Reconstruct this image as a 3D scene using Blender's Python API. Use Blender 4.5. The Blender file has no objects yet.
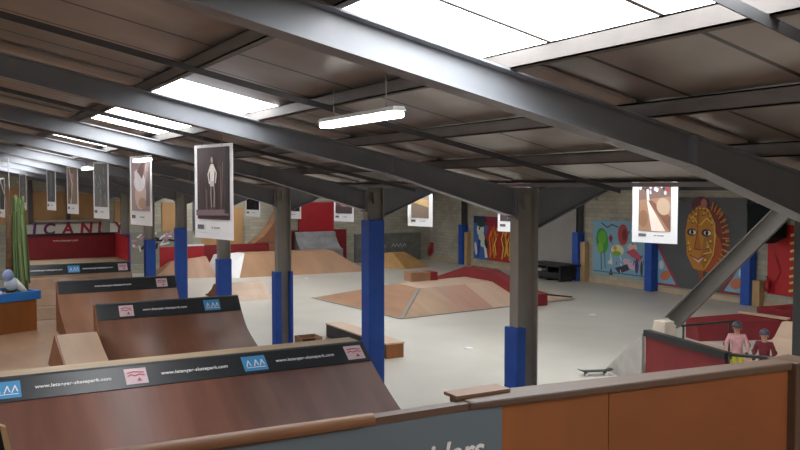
import bpy, bmesh, math, random
from mathutils import Vector, Matrix
random.seed(7)
SC = bpy.context.scene
COL = SC.collection
R = math.radians

# ------------------------------------------------------------------ materials
MATS = {}
def mat(name, col, rough=0.6, metal=0.0, noise=0.0, nscale=4.0, stretch=(1, 1, 1), col2=None,
        bump=0.0, emit=None, spec=0.5):
    if name in MATS: return MATS[name]
    m = bpy.data.materials.new(name); m.use_nodes = True
    nt = m.node_tree; b = nt.nodes['Principled BSDF']
    b.inputs['Base Color'].default_value = (*col, 1)
    b.inputs['Roughness'].default_value = rough
    b.inputs['Metallic'].default_value = metal
    b.inputs['Specular IOR Level'].default_value = spec
    if emit:
        b.inputs['Emission Color'].default_value = (*emit[0], 1)
        b.inputs['Emission Strength'].default_value = emit[1]
    if noise or col2 or bump:
        tc = nt.nodes.new('ShaderNodeTexCoord'); mp = nt.nodes.new('ShaderNodeMapping')
        mp.inputs['Scale'].default_value = stretch
        nz = nt.nodes.new('ShaderNodeTexNoise'); nz.inputs['Scale'].default_value = nscale
        nz.inputs['Detail'].default_value = 6
        nt.links.new(tc.outputs['Object'], mp.inputs['Vector'])
        nt.links.new(mp.outputs['Vector'], nz.inputs['Vector'])
        rp = nt.nodes.new('ShaderNodeValToRGB')
        c2 = col2 or tuple(max(0, c * (1 - noise)) for c in col)
        c1 = col if col2 else tuple(min(1, c * (1 + noise)) for c in col)
        rp.color_ramp.elements[0].position = 0.32; rp.color_ramp.elements[1].position = 0.68
        rp.color_ramp.elements[0].color = (*c2, 1); rp.color_ramp.elements[1].color = (*c1, 1)
        nt.links.new(nz.outputs['Fac'], rp.inputs['Fac'])
        nt.links.new(rp.outputs['Color'], b.inputs['Base Color'])
        if bump:
            bp = nt.nodes.new('ShaderNodeBump'); bp.inputs['Strength'].default_value = bump
            bp.inputs['Distance'].default_value = 0.02
            nt.links.new(nz.outputs['Fac'], bp.inputs['Height'])
            nt.links.new(bp.outputs['Normal'], b.inputs['Normal'])
    MATS[name] = m
    return m

def srgb(r, g, b):
    f = lambda c: (c / 255 / 12.92) if c <= 10 else ((c / 255 + 0.055) / 1.055) ** 2.4
    return (f(r), f(g), f(b))

def paint(r, g, b, rough=0.55):
    return mat('paint_%d_%d_%d' % (r, g, b), srgb(r, g, b), rough)

def block_mat(name, c1, c2, mortar, axis):
    m = bpy.data.materials.new(name); m.use_nodes = True; nt = m.node_tree
    b = nt.nodes['Principled BSDF']; b.inputs['Roughness'].default_value = 0.85
    tc = nt.nodes.new('ShaderNodeTexCoord'); sp = nt.nodes.new('ShaderNodeSeparateXYZ'); cb = nt.nodes.new('ShaderNodeCombineXYZ')
    nt.links.new(tc.outputs['Object'], sp.inputs[0])
    nt.links.new(sp.outputs[axis], cb.inputs[0]); nt.links.new(sp.outputs[2], cb.inputs[1])
    br = nt.nodes.new('ShaderNodeTexBrick')
    br.inputs['Color1'].default_value = (*c1, 1); br.inputs['Color2'].default_value = (*c2, 1)
    br.inputs['Mortar'].default_value = (*mortar, 1); br.inputs['Scale'].default_value = 1.0
    br.inputs['Mortar Size'].default_value = 0.012; br.inputs['Brick Width'].default_value = 0.5
    br.inputs['Row Height'].default_value = 0.2
    nt.links.new(cb.outputs[0], br.inputs['Vector'])
    nz = nt.nodes.new('ShaderNodeTexNoise'); nz.inputs['Scale'].default_value = 0.7; nz.inputs['Detail'].default_value = 5
    nt.links.new(tc.outputs['Object'], nz.inputs['Vector'])
    mx = nt.nodes.new('ShaderNodeMix'); mx.data_type = 'RGBA'; mx.blend_type = 'OVERLAY'
    mx.inputs['Factor'].default_value = 0.35
    nt.links.new(br.outputs['Color'], mx.inputs['A']); nt.links.new(nz.outputs['Fac'], mx.inputs['B'])
    nt.links.new(mx.outputs['Result'], b.inputs['Base Color'])
    return m

def roof_mat():
    m = bpy.data.materials.new('foil_faced_roof_sheet'); m.use_nodes = True; nt = m.node_tree
    b = nt.nodes['Principled BSDF']
    b.inputs['Roughness'].default_value = 0.34; b.inputs['Metallic'].default_value = 0.35
    tc = nt.nodes.new('ShaderNodeTexCoord'); sp = nt.nodes.new('ShaderNodeSeparateXYZ')
    nt.links.new(tc.outputs['Object'], sp.inputs[0])
    def mth(op, a, bb):
        n = nt.nodes.new('ShaderNodeMath'); n.operation = op
        for i, v in enumerate((a, bb)):
            if isinstance(v, (int, float)): n.inputs[i].default_value = v
            else: nt.links.new(v, n.inputs[i])
        return n.outputs[0]
    fr = mth('FRACT', mth('ADD', sp.outputs[1], 20.62), 0)
    line = mth('LESS_THAN', fr, 0.045)
    nz = nt.nodes.new('ShaderNodeTexNoise'); nz.inputs['Scale'].default_value = 0.9; nz.inputs['Detail'].default_value = 5
    nt.links.new(tc.outputs['Object'], nz.inputs['Vector'])
    rp = nt.nodes.new('ShaderNodeValToRGB')
    rp.color_ramp.elements[0].position = 0.35; rp.color_ramp.elements[1].position = 0.7
    rp.color_ramp.elements[0].color = (0.31, 0.285, 0.268, 1); rp.color_ramp.elements[1].color = (0.46, 0.43, 0.405, 1)
    nt.links.new(nz.outputs['Fac'], rp.inputs['Fac'])
    mx = nt.nodes.new('ShaderNodeMix'); mx.data_type = 'RGBA'
    nt.links.new(line, mx.inputs['Factor']); nt.links.new(rp.outputs['Color'], mx.inputs['A'])
    mx.inputs['B'].default_value = (0.03, 0.027, 0.026, 1)
    nt.links.new(mx.outputs['Result'], b.inputs['Base Color'])
    return m

STEEL = mat('grey_painted_steel', srgb(130, 133, 139), 0.42, 0.1, 0.12, 1.2)
COLST = mat('pale_grey_column_steel', srgb(152, 148, 141), 0.5, 0.05, 0.12, 1.5)
STEEL_D = mat('dark_grey_steel', srgb(84, 85, 88), 0.5, 0.1, 0.1, 2)
PURLIN = mat('galvanised_purlin', srgb(98, 93, 90), 0.55, 0.1, 0.12, 3)
BLUE = mat('blue_foam_padding', srgb(34, 82, 172), 0.45, 0, 0.12, 3)
TANW = mat('tan_plywood', srgb(190, 158, 112), 0.6, 0, 0.15, 3, (1, 1, .2))
PACK = mat('pale_packing_board', srgb(166, 160, 154), 0.7, 0, 0.1, 2)
PLY = mat('birch_plywood', srgb(168, 136, 108), 0.5, 0, 0.13, 2.2, (1, .25, .25))
PLY_PINK = mat('pinkish_plywood', srgb(172, 130, 110), 0.5, 0, 0.1, 2.2, (1, .25, .25))
PLY_PALE = mat('pale_plywood', srgb(196, 168, 144), 0.5, 0, 0.08, 2.2, (1, .25, .25))
PLY_BR = mat('worn_brown_plywood', srgb(152, 112, 82), 0.5, 0, 0.2, 1.6, (1, .3, .3))
DECKW = mat('light_deck_board', srgb(178, 156, 128), 0.6, 0, 0.15, 3, (.2, 1, 1))
BROWN = mat('dark_brown_ramp_ply', srgb(112, 70, 50), 0.5, 0, 0.22, 2.2, (1, .18, .18))
BROWN2 = mat('scuffed_brown_ramp_ply', srgb(118, 78, 66), 0.47, 0, 0.22, 3.0, (1, .12, .12))
REDBR = mat('varnished_red_brown_ply', srgb(130, 76, 40), 0.5, 0, 0.2, 1.8, (.6, 1, 1.4))
ORWOOD = mat('orange_varnished_wood', srgb(144, 86, 40), 0.55, 0, 0.2, 2.5, (1, 1, .2))
RAILW = mat('worn_brown_rail', srgb(128, 90, 62), 0.55, 0, 0.22, 3, (.2, 1, 1))
RAILD = mat('dark_brown_rail', srgb(92, 72, 58), 0.55, 0, 0.2, 3, (.2, 1, 1))
RED = mat('red_painted_ply', srgb(124, 22, 30), 0.55, 0, 0.1, 2)
REDL = mat('bright_red_painted_ply', srgb(168, 26, 36), 0.5, 0, 0.1, 2)
BANNER = mat('black_banner_vinyl', srgb(42, 46, 50), 0.4, 0, 0.1, 3)
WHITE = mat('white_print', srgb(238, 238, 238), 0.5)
PAPER = mat('white_poster_paper', srgb(246, 246, 248), 0.55)
_nt = PAPER.node_tree; _tr = _nt.nodes.new('ShaderNodeBsdfTranslucent'); _mx = _nt.nodes.new('ShaderNodeMixShader')   # thin paper lets light through
_tr.inputs[0].default_value = (.95, .95, .96, 1); _mx.inputs[0].default_value = .42
_nt.links.new(_nt.nodes['Principled BSDF'].outputs[0], _mx.inputs[1]); _nt.links.new(_tr.outputs[0], _mx.inputs[2])
_nt.links.new(_mx.outputs[0], _nt.nodes['Material Output'].inputs[0])
GREYB = mat('grey_blue_banner', srgb(98, 114, 124), 0.5, 0, 0.05, 2)
BLACK = mat('matt_black', srgb(26, 27, 29), 0.5)
DKGREEN = mat('dark_green_black', srgb(12, 22, 22), 0.7, spec=.2)
CONC = mat('pale_concrete', srgb(190, 178, 162), 0.8, 0, 0.1, 4)
GREYRAMP = mat('grey_ramp_sheet', srgb(138, 138, 140), 0.4, 0, 0.2, 2)
WHITEP = mat('white_ramp_sheet', srgb(226, 224, 226), 0.5, 0, 0.05, 2)
CORD = mat('pale_cord', srgb(150, 148, 144), 0.7)
TUBE = mat('lit_fluorescent_tube', (1, 1, 1), 0.5, emit=((1, 1, 0.97), 7.0))
SKY = mat('daylit_skylight_sheet', (0.9, 0.9, 0.9), 0.6, emit=((0.97, 0.99, 1.0), 7.0))

# ------------------------------------------------------------------ mesh builder
class MB:
    def __init__(s): s.bm = bmesh.new(); s.mats = []
    def mi(s, m):
        if m is None: return 0
        if m not in s.mats: s.mats.append(m)
        return s.mats.index(m)
    def face(s, pts, m=None):
        f = s.bm.faces.new([s.bm.verts.new(p) for p in pts]); f.material_index = s.mi(m); return f
    def hexa(s, p, m=None):          # 8 points: bottom 0-3 (ccw), top 4-7
        v = [s.bm.verts.new(q) for q in p]; k = s.mi(m)
        for f in ((3, 2, 1, 0), (4, 5, 6, 7), (0, 1, 5, 4), (1, 2, 6, 5), (2, 3, 7, 6), (3, 0, 4, 7)):
            s.bm.faces.new([v[i] for i in f]).material_index = k
        return s
    def box(s, x0, x1, y0, y1, z0, z1, m=None):
        return s.hexa([(x0, y0, z0), (x1, y0, z0), (x1, y1, z0), (x0, y1, z0),
                       (x0, y0, z1), (x1, y0, z1), (x1, y1, z1), (x0, y1, z1)], m)
    def prism(s, pts, axis, a, b, m=None):     # polygon in the two other axes, extruded a..b
        def P(u, v, t):
            return {'x': (t, u, v), 'y': (u, t, v), 'z': (u, v, t)}[axis]
        A = [s.bm.verts.new(P(u, v, a)) for u, v in pts]; B = [s.bm.verts.new(P(u, v, b)) for u, v in pts]
        k = s.mi(m); n = len(pts)
        s.bm.faces.new(A).material_index = k; s.bm.faces.new(B[::-1]).material_index = k
        for i in range(n):
            s.bm.faces.new([A[i], B[i], B[(i + 1) % n], A[(i + 1) % n]]).material_index = k
        return s
    def bar(s, p0, p1, w, h, m=None, up=(0, 0, 1)):
        p0, p1 = Vector(p0), Vector(p1); d = (p1 - p0).normalized(); u = Vector(up)
        a = d.cross(u).normalized(); c = a.cross(d).normalized()
        q = []
        for z in (-h / 2, h / 2):
            q += [p0 - a * w / 2 + c * z, p0 + a * w / 2 + c * z, p1 + a * w / 2 + c * z, p1 - a * w / 2 + c * z]
        return s.hexa(q, m)
    def tube(s, p0, p1, r, m=None, seg=10, r2=None):
        p0, p1 = Vector(p0), Vector(p1); d = (p1 - p0).normalized()
        u = Vector((0, 0, 1)) if abs(d.z) < 0.9 else Vector((1, 0, 0))
        a = d.cross(u).normalized(); c = a.cross(d); k = s.mi(m); r2 = r if r2 is None else r2
        A, B = [], []
        for i in range(seg):
            t = 2 * math.pi * i / seg; o = a * math.cos(t) + c * math.sin(t)
            A.append(s.bm.verts.new(p0 + o * r)); B.append(s.bm.verts.new(p1 + o * r2))
        for i in range(seg):
            f = s.bm.faces.new([A[i], A[(i + 1) % seg], B[(i + 1) % seg], B[i]]); f.material_index = k; f.smooth = True
        s.bm.faces.new(A[::-1]).material_index = k; s.bm.faces.new(B).material_index = k
        return s
    def ell(s, c, r, m=None, seg=14, rings=8, t0=0.0, t1=1.0):
        k = s.mi(m); rows = []
        for j in range(rings + 1):
            th = math.pi * (t0 + (t1 - t0) * j / rings)
            rows.append([s.bm.verts.new((c[0] + r[0] * math.sin(th) * math.cos(2 * math.pi * i / seg),
                                         c[1] + r[1] * math.sin(th) * math.sin(2 * math.pi * i / seg),
                                         c[2] + r[2] * math.cos(th))) for i in range(seg)])
        for j in range(rings):
            for i in range(seg):
                f = s.bm.faces.new([rows[j][i], rows[j + 1][i], rows[j + 1][(i + 1) % seg], rows[j][(i + 1) % seg]])
                f.material_index = k; f.smooth = True
        return s

def obj(name, mb, m=None, parent=None, world=False, bevel=0.0):
    bm = mb.bm
    bmesh.ops.remove_doubles(bm, verts=bm.verts, dist=1e-6)
    bmesh.ops.recalc_face_normals(bm, faces=bm.faces)
    if world and parent is not None:
        bmesh.ops.translate(bm, verts=bm.verts, vec=-parent.location)
    me = bpy.data.meshes.new(name); bm.to_mesh(me); bm.free()
    for mm in (mb.mats or [m]): me.materials.append(mm)
    o = bpy.data.objects.new(name, me); COL.objects.link(o)
    if parent is not None: o.parent = parent
    if bevel:
        bv = o.modifiers.new('bevel', 'BEVEL'); bv.width = bevel; bv.segments = 2; bv.limit_method = 'ANGLE'
    return o
def tag(o, label, cat, group=None):
    o['label'] = label; o['category'] = cat
    if group: o['group'] = group
    return o
def thing(name, label, cat, loc=(0, 0, 0), rz=0.0, group=None):
    o = bpy.data.objects.new(name, None); COL.objects.link(o); o.empty_display_size = 0.2
    o.location = loc; o.rotation_euler = (0, 0, rz)
    return tag(o, label, cat, group)
def struct(name, mb, m=None):
    o = obj(name, mb, m); o['kind'] = 'structure'; return o
def dup_tree(root, loc, label):
    r = root.copy(); COL.objects.link(r); r.location = loc; r['label'] = label
    for ch in list(root.children):
        c = ch.copy(); COL.objects.link(c); c.parent = r
        for g in list(ch.children):
            d = g.copy(); COL.objects.link(d); d.parent = c
    return r
ORD = ['first', 'second', 'third', 'fourth', 'fifth', 'sixth', 'seventh', 'eighth', 'ninth', 'tenth']

def text_obj(name, s, size, M, m, parent=None, shear=0.0, extrude=0.003, world=False, bold=0.012):
    cu = bpy.data.curves.new(name + '_c', 'FONT'); cu.body = s; cu.size = size; cu.extrude = extrude
    cu.align_x = 'CENTER'; cu.align_y = 'CENTER'; cu.shear = shear; cu.offset = size * bold
    t = bpy.data.objects.new(name + '_t', cu); COL.objects.link(t)
    bpy.context.view_layer.update()
    me = bpy.data.meshes.new_from_object(t.evaluated_get(bpy.context.evaluated_depsgraph_get()))
    bpy.data.objects.remove(t); bpy.data.curves.remove(cu)
    me.transform(M)
    if world and parent is not None:
        base = parent
        while base.parent is not None: base = base.parent
        me.transform(Matrix.Translation(-base.location))
    me.materials.clear(); me.materials.append(m); me.name = name
    o = bpy.data.objects.new(name, me); COL.objects.link(o)
    if parent is not None: o.parent = parent
    return o
def frame(origin, right, up):
    r = Vector(right).normalized(); u = Vector(up).normalized(); n = r.cross(u).normalized(); u = n.cross(r)
    M = Matrix.Identity(4)
    for i in range(3):
        M[i][0], M[i][1], M[i][2], M[i][3] = r[i], u[i], n[i], origin[i]
    return M

class Art:                                   # a painted picture: flat layered patches on one board
    def __init__(s, origin, right, up, eps=0.0012):
        s.M = frame(origin, right, up); s.mb = MB(); s.k = 1; s.eps = eps
    def poly(s, pts, m):
        s.mb.face([s.M @ Vector((u, v, s.k * s.eps)) for u, v in pts], m); s.k += 1
    def ell(s, cx, cy, rx, ry, m, rot=0, n=18, a0=0, a1=360):
        c, q = math.cos(R(rot)), math.sin(R(rot)); P = []
        for i in range(n):
            t = R(a0 + (a1 - a0) * i / (n if a1 - a0 == 360 else n - 1)); x, y = rx * math.cos(t), ry * math.sin(t)
            P.append((cx + x * c - y * q, cy + x * q + y * c))
        s.poly(P, m)
    def stroke(s, pts, w, m):
        for i in range(len(pts) - 1):
            a, b = Vector(pts[i]), Vector(pts[i + 1]); d = (b - a)
            if d.length < 1e-6: continue
            d.normalize(); n = Vector((-d.y, d.x)) * w / 2; e = d * w * 0.35
            s.poly([tuple(a - n - e), tuple(b - n + e), tuple(b + n + e), tuple(a + n - e)], m)
    def board(s, w, h, t, m):
        v = [s.M @ Vector(p) for p in ((0, 0, -t), (w, 0, -t), (w, h, -t), (0, h, -t), (0, 0, 0), (w, 0, 0), (w, h, 0), (0, h, 0))]
        s.mb.hexa(v, m)

# ------------------------------------------------------------------ the building
PITCH = 0.212
VX, WX, EY = 7.92, 28.2, 45.9            # valley line, right wall, end wall
FRAMES = [4.85, 10.0, 15.1, 20.15, 25.15, 30.15, 35.15, 40.15, 45.1]
RIDGE1 = -2.2
BK = -12.0                               # back end of the hall, behind the camera
def zb(x):                               # underside of rafters
    if x < RIDGE1: return 4.265 + PITCH * (VX - RIDGE1) - PITCH * (RIDGE1 - x)
    return 4.265 + PITCH * (VX - x) if x <= VX else 4.265 + PITCH * min(x - VX, (WX - VX) - (x - VX))
RD = 0.26
def zt(x): return zb(x) + RD
RIDGE2 = (VX + WX) / 2

f = MB(); f.box(-12.3, WX + .3, BK - .3, EY + .3, -0.2, 0)
FLOOR = mat('polished_concrete_floor', srgb(196, 192, 182), 0.36, 0, 0.06, 0.5)
struct('floor', f, FLOOR)
f = MB(); f.box(-11.9, 7.6, 3.5, 40.5, 0.0, 0.02)
struct('floor_plywood', f, mat('floor_ply', srgb(160, 126, 98), 0.42, 0, 0.16, 1.3, (1, .3, 1)))
BLOCK_R = block_mat('grey_block_wall_right', srgb(184, 178, 160), srgb(166, 160, 146), srgb(158, 153, 140), 1)
BLOCK_E = block_mat('grey_block_wall_end', srgb(184, 180, 162), srgb(166, 162, 148), srgb(156, 152, 138), 0)
f = MB(); f.box(WX, WX + .2, BK - .2, EY + .2, 0, 5.2); struct('wall_right', f, BLOCK_R)
f = MB(); f.box(-12.2, WX, EY, EY + .2, 0, 7.4); struct('wall_end', f, BLOCK_E)
f = MB(); f.box(-12.2, -12, BK - .2, EY, 0, 5.2); struct('wall_left', f, BLOCK_R)
f = MB(); f.box(-12, WX, BK - .2, BK, 0, 7.4); struct('wall_back', f, BLOCK_E)
f = MB(); f.box(WX - .05, WX, BK, EY, 0.0, 0.2)
struct('baseboard_right', f, mat('pale_skirting', srgb(188, 168, 140), 0.7, 0, 0.1, 2))
f = MB(); f.box(WX - .03, WX, 31.8, 37.0, 0.0, 4.6)
struct('trim_1', f, mat('smooth_grey_render', srgb(160, 156, 152), 0.8, 0, 0.05, 1))

# roof sheets with openings for the skylights, skylights themselves
ROOF = roof_mat()
PH = 0.125                               # purlin depth, sheet just above
SH = 0.15                                # sheet above the rafter top
def sheet(mb, x0, x1, y0, y1, m=None):
    a, b = zt(x0) + SH, zt(x1) + SH
    mb.hexa([(x0, y0, a), (x1, y0, b), (x1, y1, b), (x0, y1, a), (x0, y0, a + .06), (x1, y0, b + .06), (x1, y1, b + .06), (x0, y1, a + .06)], m)
sky = []                                 # (x0, x1, y0, y1)
for fy, a, b in [(4.85, 2.4, 5.4), (10.0, 9.4, 11.4), (15.1, 13.05, 15.4), (20.15, 18.6, 20.6), (25.15, 23.4, 25.4), (30.15, 28.4, 30.4), (35.15, 33.4, 35.4), (40.15, 38.4, 40.4)]:
    sky.append((2.42, 3.72, a, b))
for i in range(8):
    y = 6.4 + 5.05 * i
    sky.append((12.2, 13.6, y, y + 3.9)); sky.append((20.6, 22.0, y, y + 1.2))  # unseen far-bay skylights, added and sized to brighten floor and wall
sky.append((2.42, 3.72, -1.9, -.1))  # unseen skylight added behind the camera to light the barrier
for y in (-10.5, -5.6):
    sky.append((2.42, 3.72, y, y + 2.0)); sky.append((12.2, 13.6, y, y + 2.0))  # further unseen skylights, added as front light from behind
for i in range(11):
    sky.append((-7.6, -6.3, -9.5 + 5 * i, -6.5 + 5 * i))  # unseen left-slope skylights, added and lengthened as extra fill light
cl = MB()
def strip(x0, x1, holes):
    y = BK - .2
    for (a, b) in sorted(holes):
        sheet(cl, x0, x1, y, a); y = b
    sheet(cl, x0, x1, y, EY + .2)
xs = [-12.2, -7.6, -6.3, RIDGE1, 2.42, 3.72, VX, 12.2, 13.6, RIDGE2, 20.6, 22.0, WX + .2]
for i in range(len(xs) - 1):
    strip(xs[i], xs[i + 1], [(s[2], s[3]) for s in sky if abs(s[0] - xs[i]) < .01])
struct('ceiling', cl, ROOF)
BARM = mat('skylight_joint', srgb(150, 150, 148), 0.6)
for n, (x0, x1, y0, y1) in enumerate(sky):
    w = MB(); sheet(w, x0, x1, y0, y1, SKY)
    k = 1
    while y0 + k * 0.98 < y1 - .2:       # sheet joints across the skylight
        yy = y0 + k * 0.98; a, b = zt(x0) + SH, zt(x1) + SH
        w.hexa([(x0, yy - .02, a - .02), (x1, yy - .02, b - .02), (x1, yy + .02, b - .02), (x0, yy + .02, a - .02),
                (x0, yy - .02, a), (x1, yy - .02, b), (x1, yy + .02, b), (x0, yy + .02, a)], BARM); k += 1
    struct('window_%d' % (n + 1), w)

# rafters
def ibeam(mb, pts_bot, pts_top, y, fw=0.2, ft=0.016, wt=0.014):
    """I section following lower/upper polylines in the XZ plane at Y=y"""
    n = len(pts_bot)
    for i in range(n - 1):
        (xa, za), (xb, zb_) = pts_bot[i], pts_bot[i + 1]; (xc, zc), (xd, zd) = pts_top[i], pts_top[i + 1]
        def seg(z0a, z0b, z1a, z1b, w):
            mb.hexa([(xa, y - w / 2, z0a), (xb, y - w / 2, z0b), (xb, y + w / 2, z0b), (xa, y + w / 2, z0a),
                     (xc, y - w / 2, z1a), (xd, y - w / 2, z1b), (xd, y + w / 2, z1b), (xc, y + w / 2, z1a)])
        seg(za, zb_, za + ft, zb_ + ft, fw); seg(zc - ft, zd - ft, zc, zd, fw); seg(za + ft, zb_ + ft, zc - ft, zd - ft, wt)
def rafter_left(y, n):
    t = thing('steel_rafter', 'grey steel rafter sloping down from the left onto the %s column of the row' % ORD[n] if n else
              'big grey steel rafter nearest the camera, under the widest skylight', 'rafter', (VX, y, zb(VX)), 0, 'rafters left of the column row')
    mb = MB(); xh, xe = 5.5, VX - (.66 if n == 0 else .32 if n == 1 else .22)
    P = [-11.95, RIDGE1, xh, xe]
    ibeam(mb, [(-11.95, zb(-11.95)), (RIDGE1, zb(RIDGE1)), (xh, zb(xh)), (xe, zb(xe) - .17)], [(x, zt(x)) for x in P], y)
    obj('beam', mb, STEEL, t, True)
    s = MB(); s.box(xh - .012, xh + .012, y - .1, y + .1, zb(xh), zt(xh)); obj('stiffener_plate', s, STEEL, t, True)
    s = MB(); s.box(xe - .025, xe, y - .11, y + .11, zb(xe) - .2, zt(xe))
    obj('end_plate', s, STEEL, t, True)
    for x0, x1 in ((RIDGE1, 2.2), (3.65, 4.92), (5.0, 6.27), (6.35, 7.6)):
        a, b = zt(x0) + SH - .03, zt(x1) + SH - .03
        p = MB(); p.hexa([(x0, y + .02, a), (x1, y + .02, b), (x1, y + .42, b), (x0, y + .42, a), (x0, y + .02, a + .025), (x1, y + .02, b + .025), (x1, y + .42, b + .025), (x0, y + .42, a + .025)])
        obj('packing_board', p, PACK, t, True)
    return t
def rafter_right(y, n):
    t = thing('steel_rafter', 'grey steel rafter rising rightward from the %s column of the row' % ORD[n], 'rafter', (VX, y, zb(VX)), 0, 'rafters right of the column row')
    mb = MB(); xs0, xh = VX + (.1 if n == 1 else .2), 9.6
    P = [xs0, xh, RIDGE2]
    ibeam(mb, [(xs0, zb(xs0) - .3), (xh, zb(xh)), (RIDGE2, zb(RIDGE2))], [(x, zt(x)) for x in P], y)
    P = [RIDGE2, 26.6, WX - .2]
    ibeam(mb, [(RIDGE2, zb(RIDGE2)), (26.6, zb(26.6)), (WX - .2, zb(WX - .2) - .3)], [(x, zt(x)) for x in P], y)
    obj('beam', mb, STEEL, t, True)
    return t
for n, y in enumerate(FRAMES):
    rafter_left(y, n); rafter_right(y, n)

# purlins of the near bay, running away along the hall
PX = [(-.9, 'top'), (.45, 'fifth'), (2.24, 'fourth'), (3.61, 'third'), (4.96, 'second'), (6.31, 'lowest')]
for x, nm in PX:
    z = zt(x); mb = MB()
    mb.box(x - .03, x - .022, BK, EY, z, z + PH); mb.box(x - .03, x + .05, BK, EY, z, z + .012); mb.box(x - .03, x + .05, BK, EY, z + PH - .012, z + PH)
    mb.box(x + .04, x + .05, BK, EY, z, z + .03)
    t = obj('roof_purlin', mb, PURLIN)
    tag(t, {'top': 'topmost steel purlin under the brown roof, at the upper left', 'fifth': 'steel purlin next below the topmost one, left of all skylights',
            'fourth': 'steel purlin along the upper edge of the skylights', 'third': 'pale steel purlin along the lower edge of the big skylight',
            'second': 'steel purlin midway between the skylights and the column row', 'lowest': 'steel purlin closest above the tops of the column row'}[nm], 'purlin', 'purlins of the near roof slope')
for x in (9.6, 11.2, 12.8, 14.4, 16.0, 20.0, 21.6, 23.2, 24.8, 26.4):
    z = zt(x); mb = MB(); mb.box(x - .03, x + .04, BK, EY, z, z + PH)
    tag(obj('roof_purlin', mb, PURLIN), 'steel purlin of the far roof bay, behind the column row', 'purlin', 'purlins of the far roof bay')
mb = MB(); z = zt(VX)
mb.prism([(VX - .2, z + .145), (VX - .16, z + .09), (VX + .16, z + .09), (VX + .2, z + .145), (VX + .17, z + .145), (VX + .14, z + .105), (VX - .14, z + .105), (VX - .17, z + .145)], 'y', BK, EY)
tag(obj('valley_gutter', mb, STEEL), 'long steel valley gutter beam running over the column tops', 'gutter')
for n in range(8):                       # slim angles across the purlins, midway between the frames
    y = 2.7 + 5.1 * n; mb = MB(); z0, z1 = zt(RIDGE1), zt(7.6)
    for (ya, yb, a, b) in ((-.03, .03, 0, .01), (-.03, -.02, -.05, 0)):
        mb.hexa([(RIDGE1, y + ya, z0 + a - .012), (7.6, y + ya, z1 + a - .012), (7.6, y + yb, z1 + a - .012), (RIDGE1, y + yb, z0 + a - .012),
                 (RIDGE1, y + ya, z0 + b - .012), (7.6, y + ya, z1 + b - .012), (7.6, y + yb, z1 + b - .012), (RIDGE1, y + yb, z0 + b - .012)])
    tag(obj('roof_tie', mb, STEEL_D), 'slim dark steel angle crossing the purlins, %s' % ('at the top right corner of the photo' if n == 0 else 'midway between the %s and %s rafters' % (ORD[n - 1], ORD[n])), 'tie', 'angles across the near roof purlins')
for y in (EY - .35,):
    mb = MB(); mb.box(WX - .1, WX - .01, BK, EY - .01, 4.5, 4.66)
    tag(obj('eaves_beam', mb, STEEL_D), 'dark eaves beam along the top of the mural wall', 'beam')

# columns of the valley row
pads = {1: [(-.25, -.07, -.16, .16, 2.5)], 2: [(-.2, .16, -.18, .18, 3.95)], 3: [(-.26, -.1, -.16, .16, 2.45), (.13, .22, -.16, .16, 2.45)],
        4: [(-.22, .2, -.18, .18, 2.4)], 5: [(-.22, .16, -.18, .18, 3.15)], 6: [(-.22, .2, -.18, .18, 2.45)], 7: [(-.22, .2, -.18, .18, 2.45)], 8: []}
CL = ['', 'grey steel column rising behind the brown barrier, blue pad on its left face',
      'steel column wrapped in blue to near its top, beside the near quarter pipe end',
      'grey steel column with narrow blue pads on both flanges, left of the tall blue column',
      'steel column with a blue padded lower half, behind the largest portrait poster',
      'tall blue padded column just left of the largest portrait poster',
      'blue padded column behind the pale second portrait poster',
      'blue padded column beyond the red walled quarter pipe', 'bare steel column against the end wall']
for n, y in enumerate(FRAMES):
    if n == 0:
        t = thing('steel_column', 'grey boxed column at the right edge of the photo', 'column', (VX, y, 0))
        mb = MB(); mb.box(7.29, 7.98, 4.7, 5.12, 0, 4.46); obj('casing', mb, mat('casing_grey', srgb(72, 80, 82), 0.6, 0, 0.1, 2), t, True, .01)
        continue
    t = thing('steel_column', CL[n], 'column', (VX - (.1 if n == 1 else 0), y, 0), 0, 'columns of the valley row')
    mb = MB(); hx, hy = .19, .1
    mb.box(-hx, -hx + .018, -hy, hy, 0, 4.61); mb.box(hx - .018, hx, -hy, hy, 0, 4.61); mb.box(-hx + .018, hx - .018, -.008, .008, 0, 4.61)
    mb.box(-.24, .24, -.16, .16, 0, .02)
    obj('shaft', mb, COLST, t)
    g = MB(); g.prism([(-.05, 4.5), (.05, 4.5), (.035, 4.28), (-.035, 4.28)], 'y', -.1, -.03); obj('gusset', g, COLST, t)
    for (x0, x1, y0, y1, h) in pads[n]:
        p = MB(); p.box(x0, x1, y0, y1, 0.0, h); obj('padding', p, BLUE, t, bevel=.02)

# columns along the right wall
WCL = {21.52: 'wall column between the sun face mural and the red mural', 26.58: 'wall column between the light blue mural and the sun face mural',
       31.4: 'wall column at the left end of the light blue mural', 36.46: 'wall column behind the unpadded near column', 41.63: 'wall column at the left end of the red and blue mural'}
for y, nm in WCL.items():
    t = thing('wall_column', 'steel ' + nm + ', blue pad at its foot', 'column', (WX - .2, y, 0), 0, 'columns along the mural wall')
    mb = MB(); mb.box(-.14, .14, -.1, -.085, 0, 4.5); mb.box(-.14, .14, .085, .1, 0, 4.5); mb.box(-.01, .01, -.085, .085, 0, 4.5); obj('shaft', mb, STEEL_D, t)
    p = MB(); p.box(-.26, .17, -.16, .26, 0, 2.4); obj('padding', p, BLUE, t, bevel=.02)
    if y != 26.58:
        p = MB(); p.box(-.1, .16, -.5, -.17, 0, 1.95 if y > 25 else 1.0); obj('backing_board', p, TANW, t)

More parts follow.
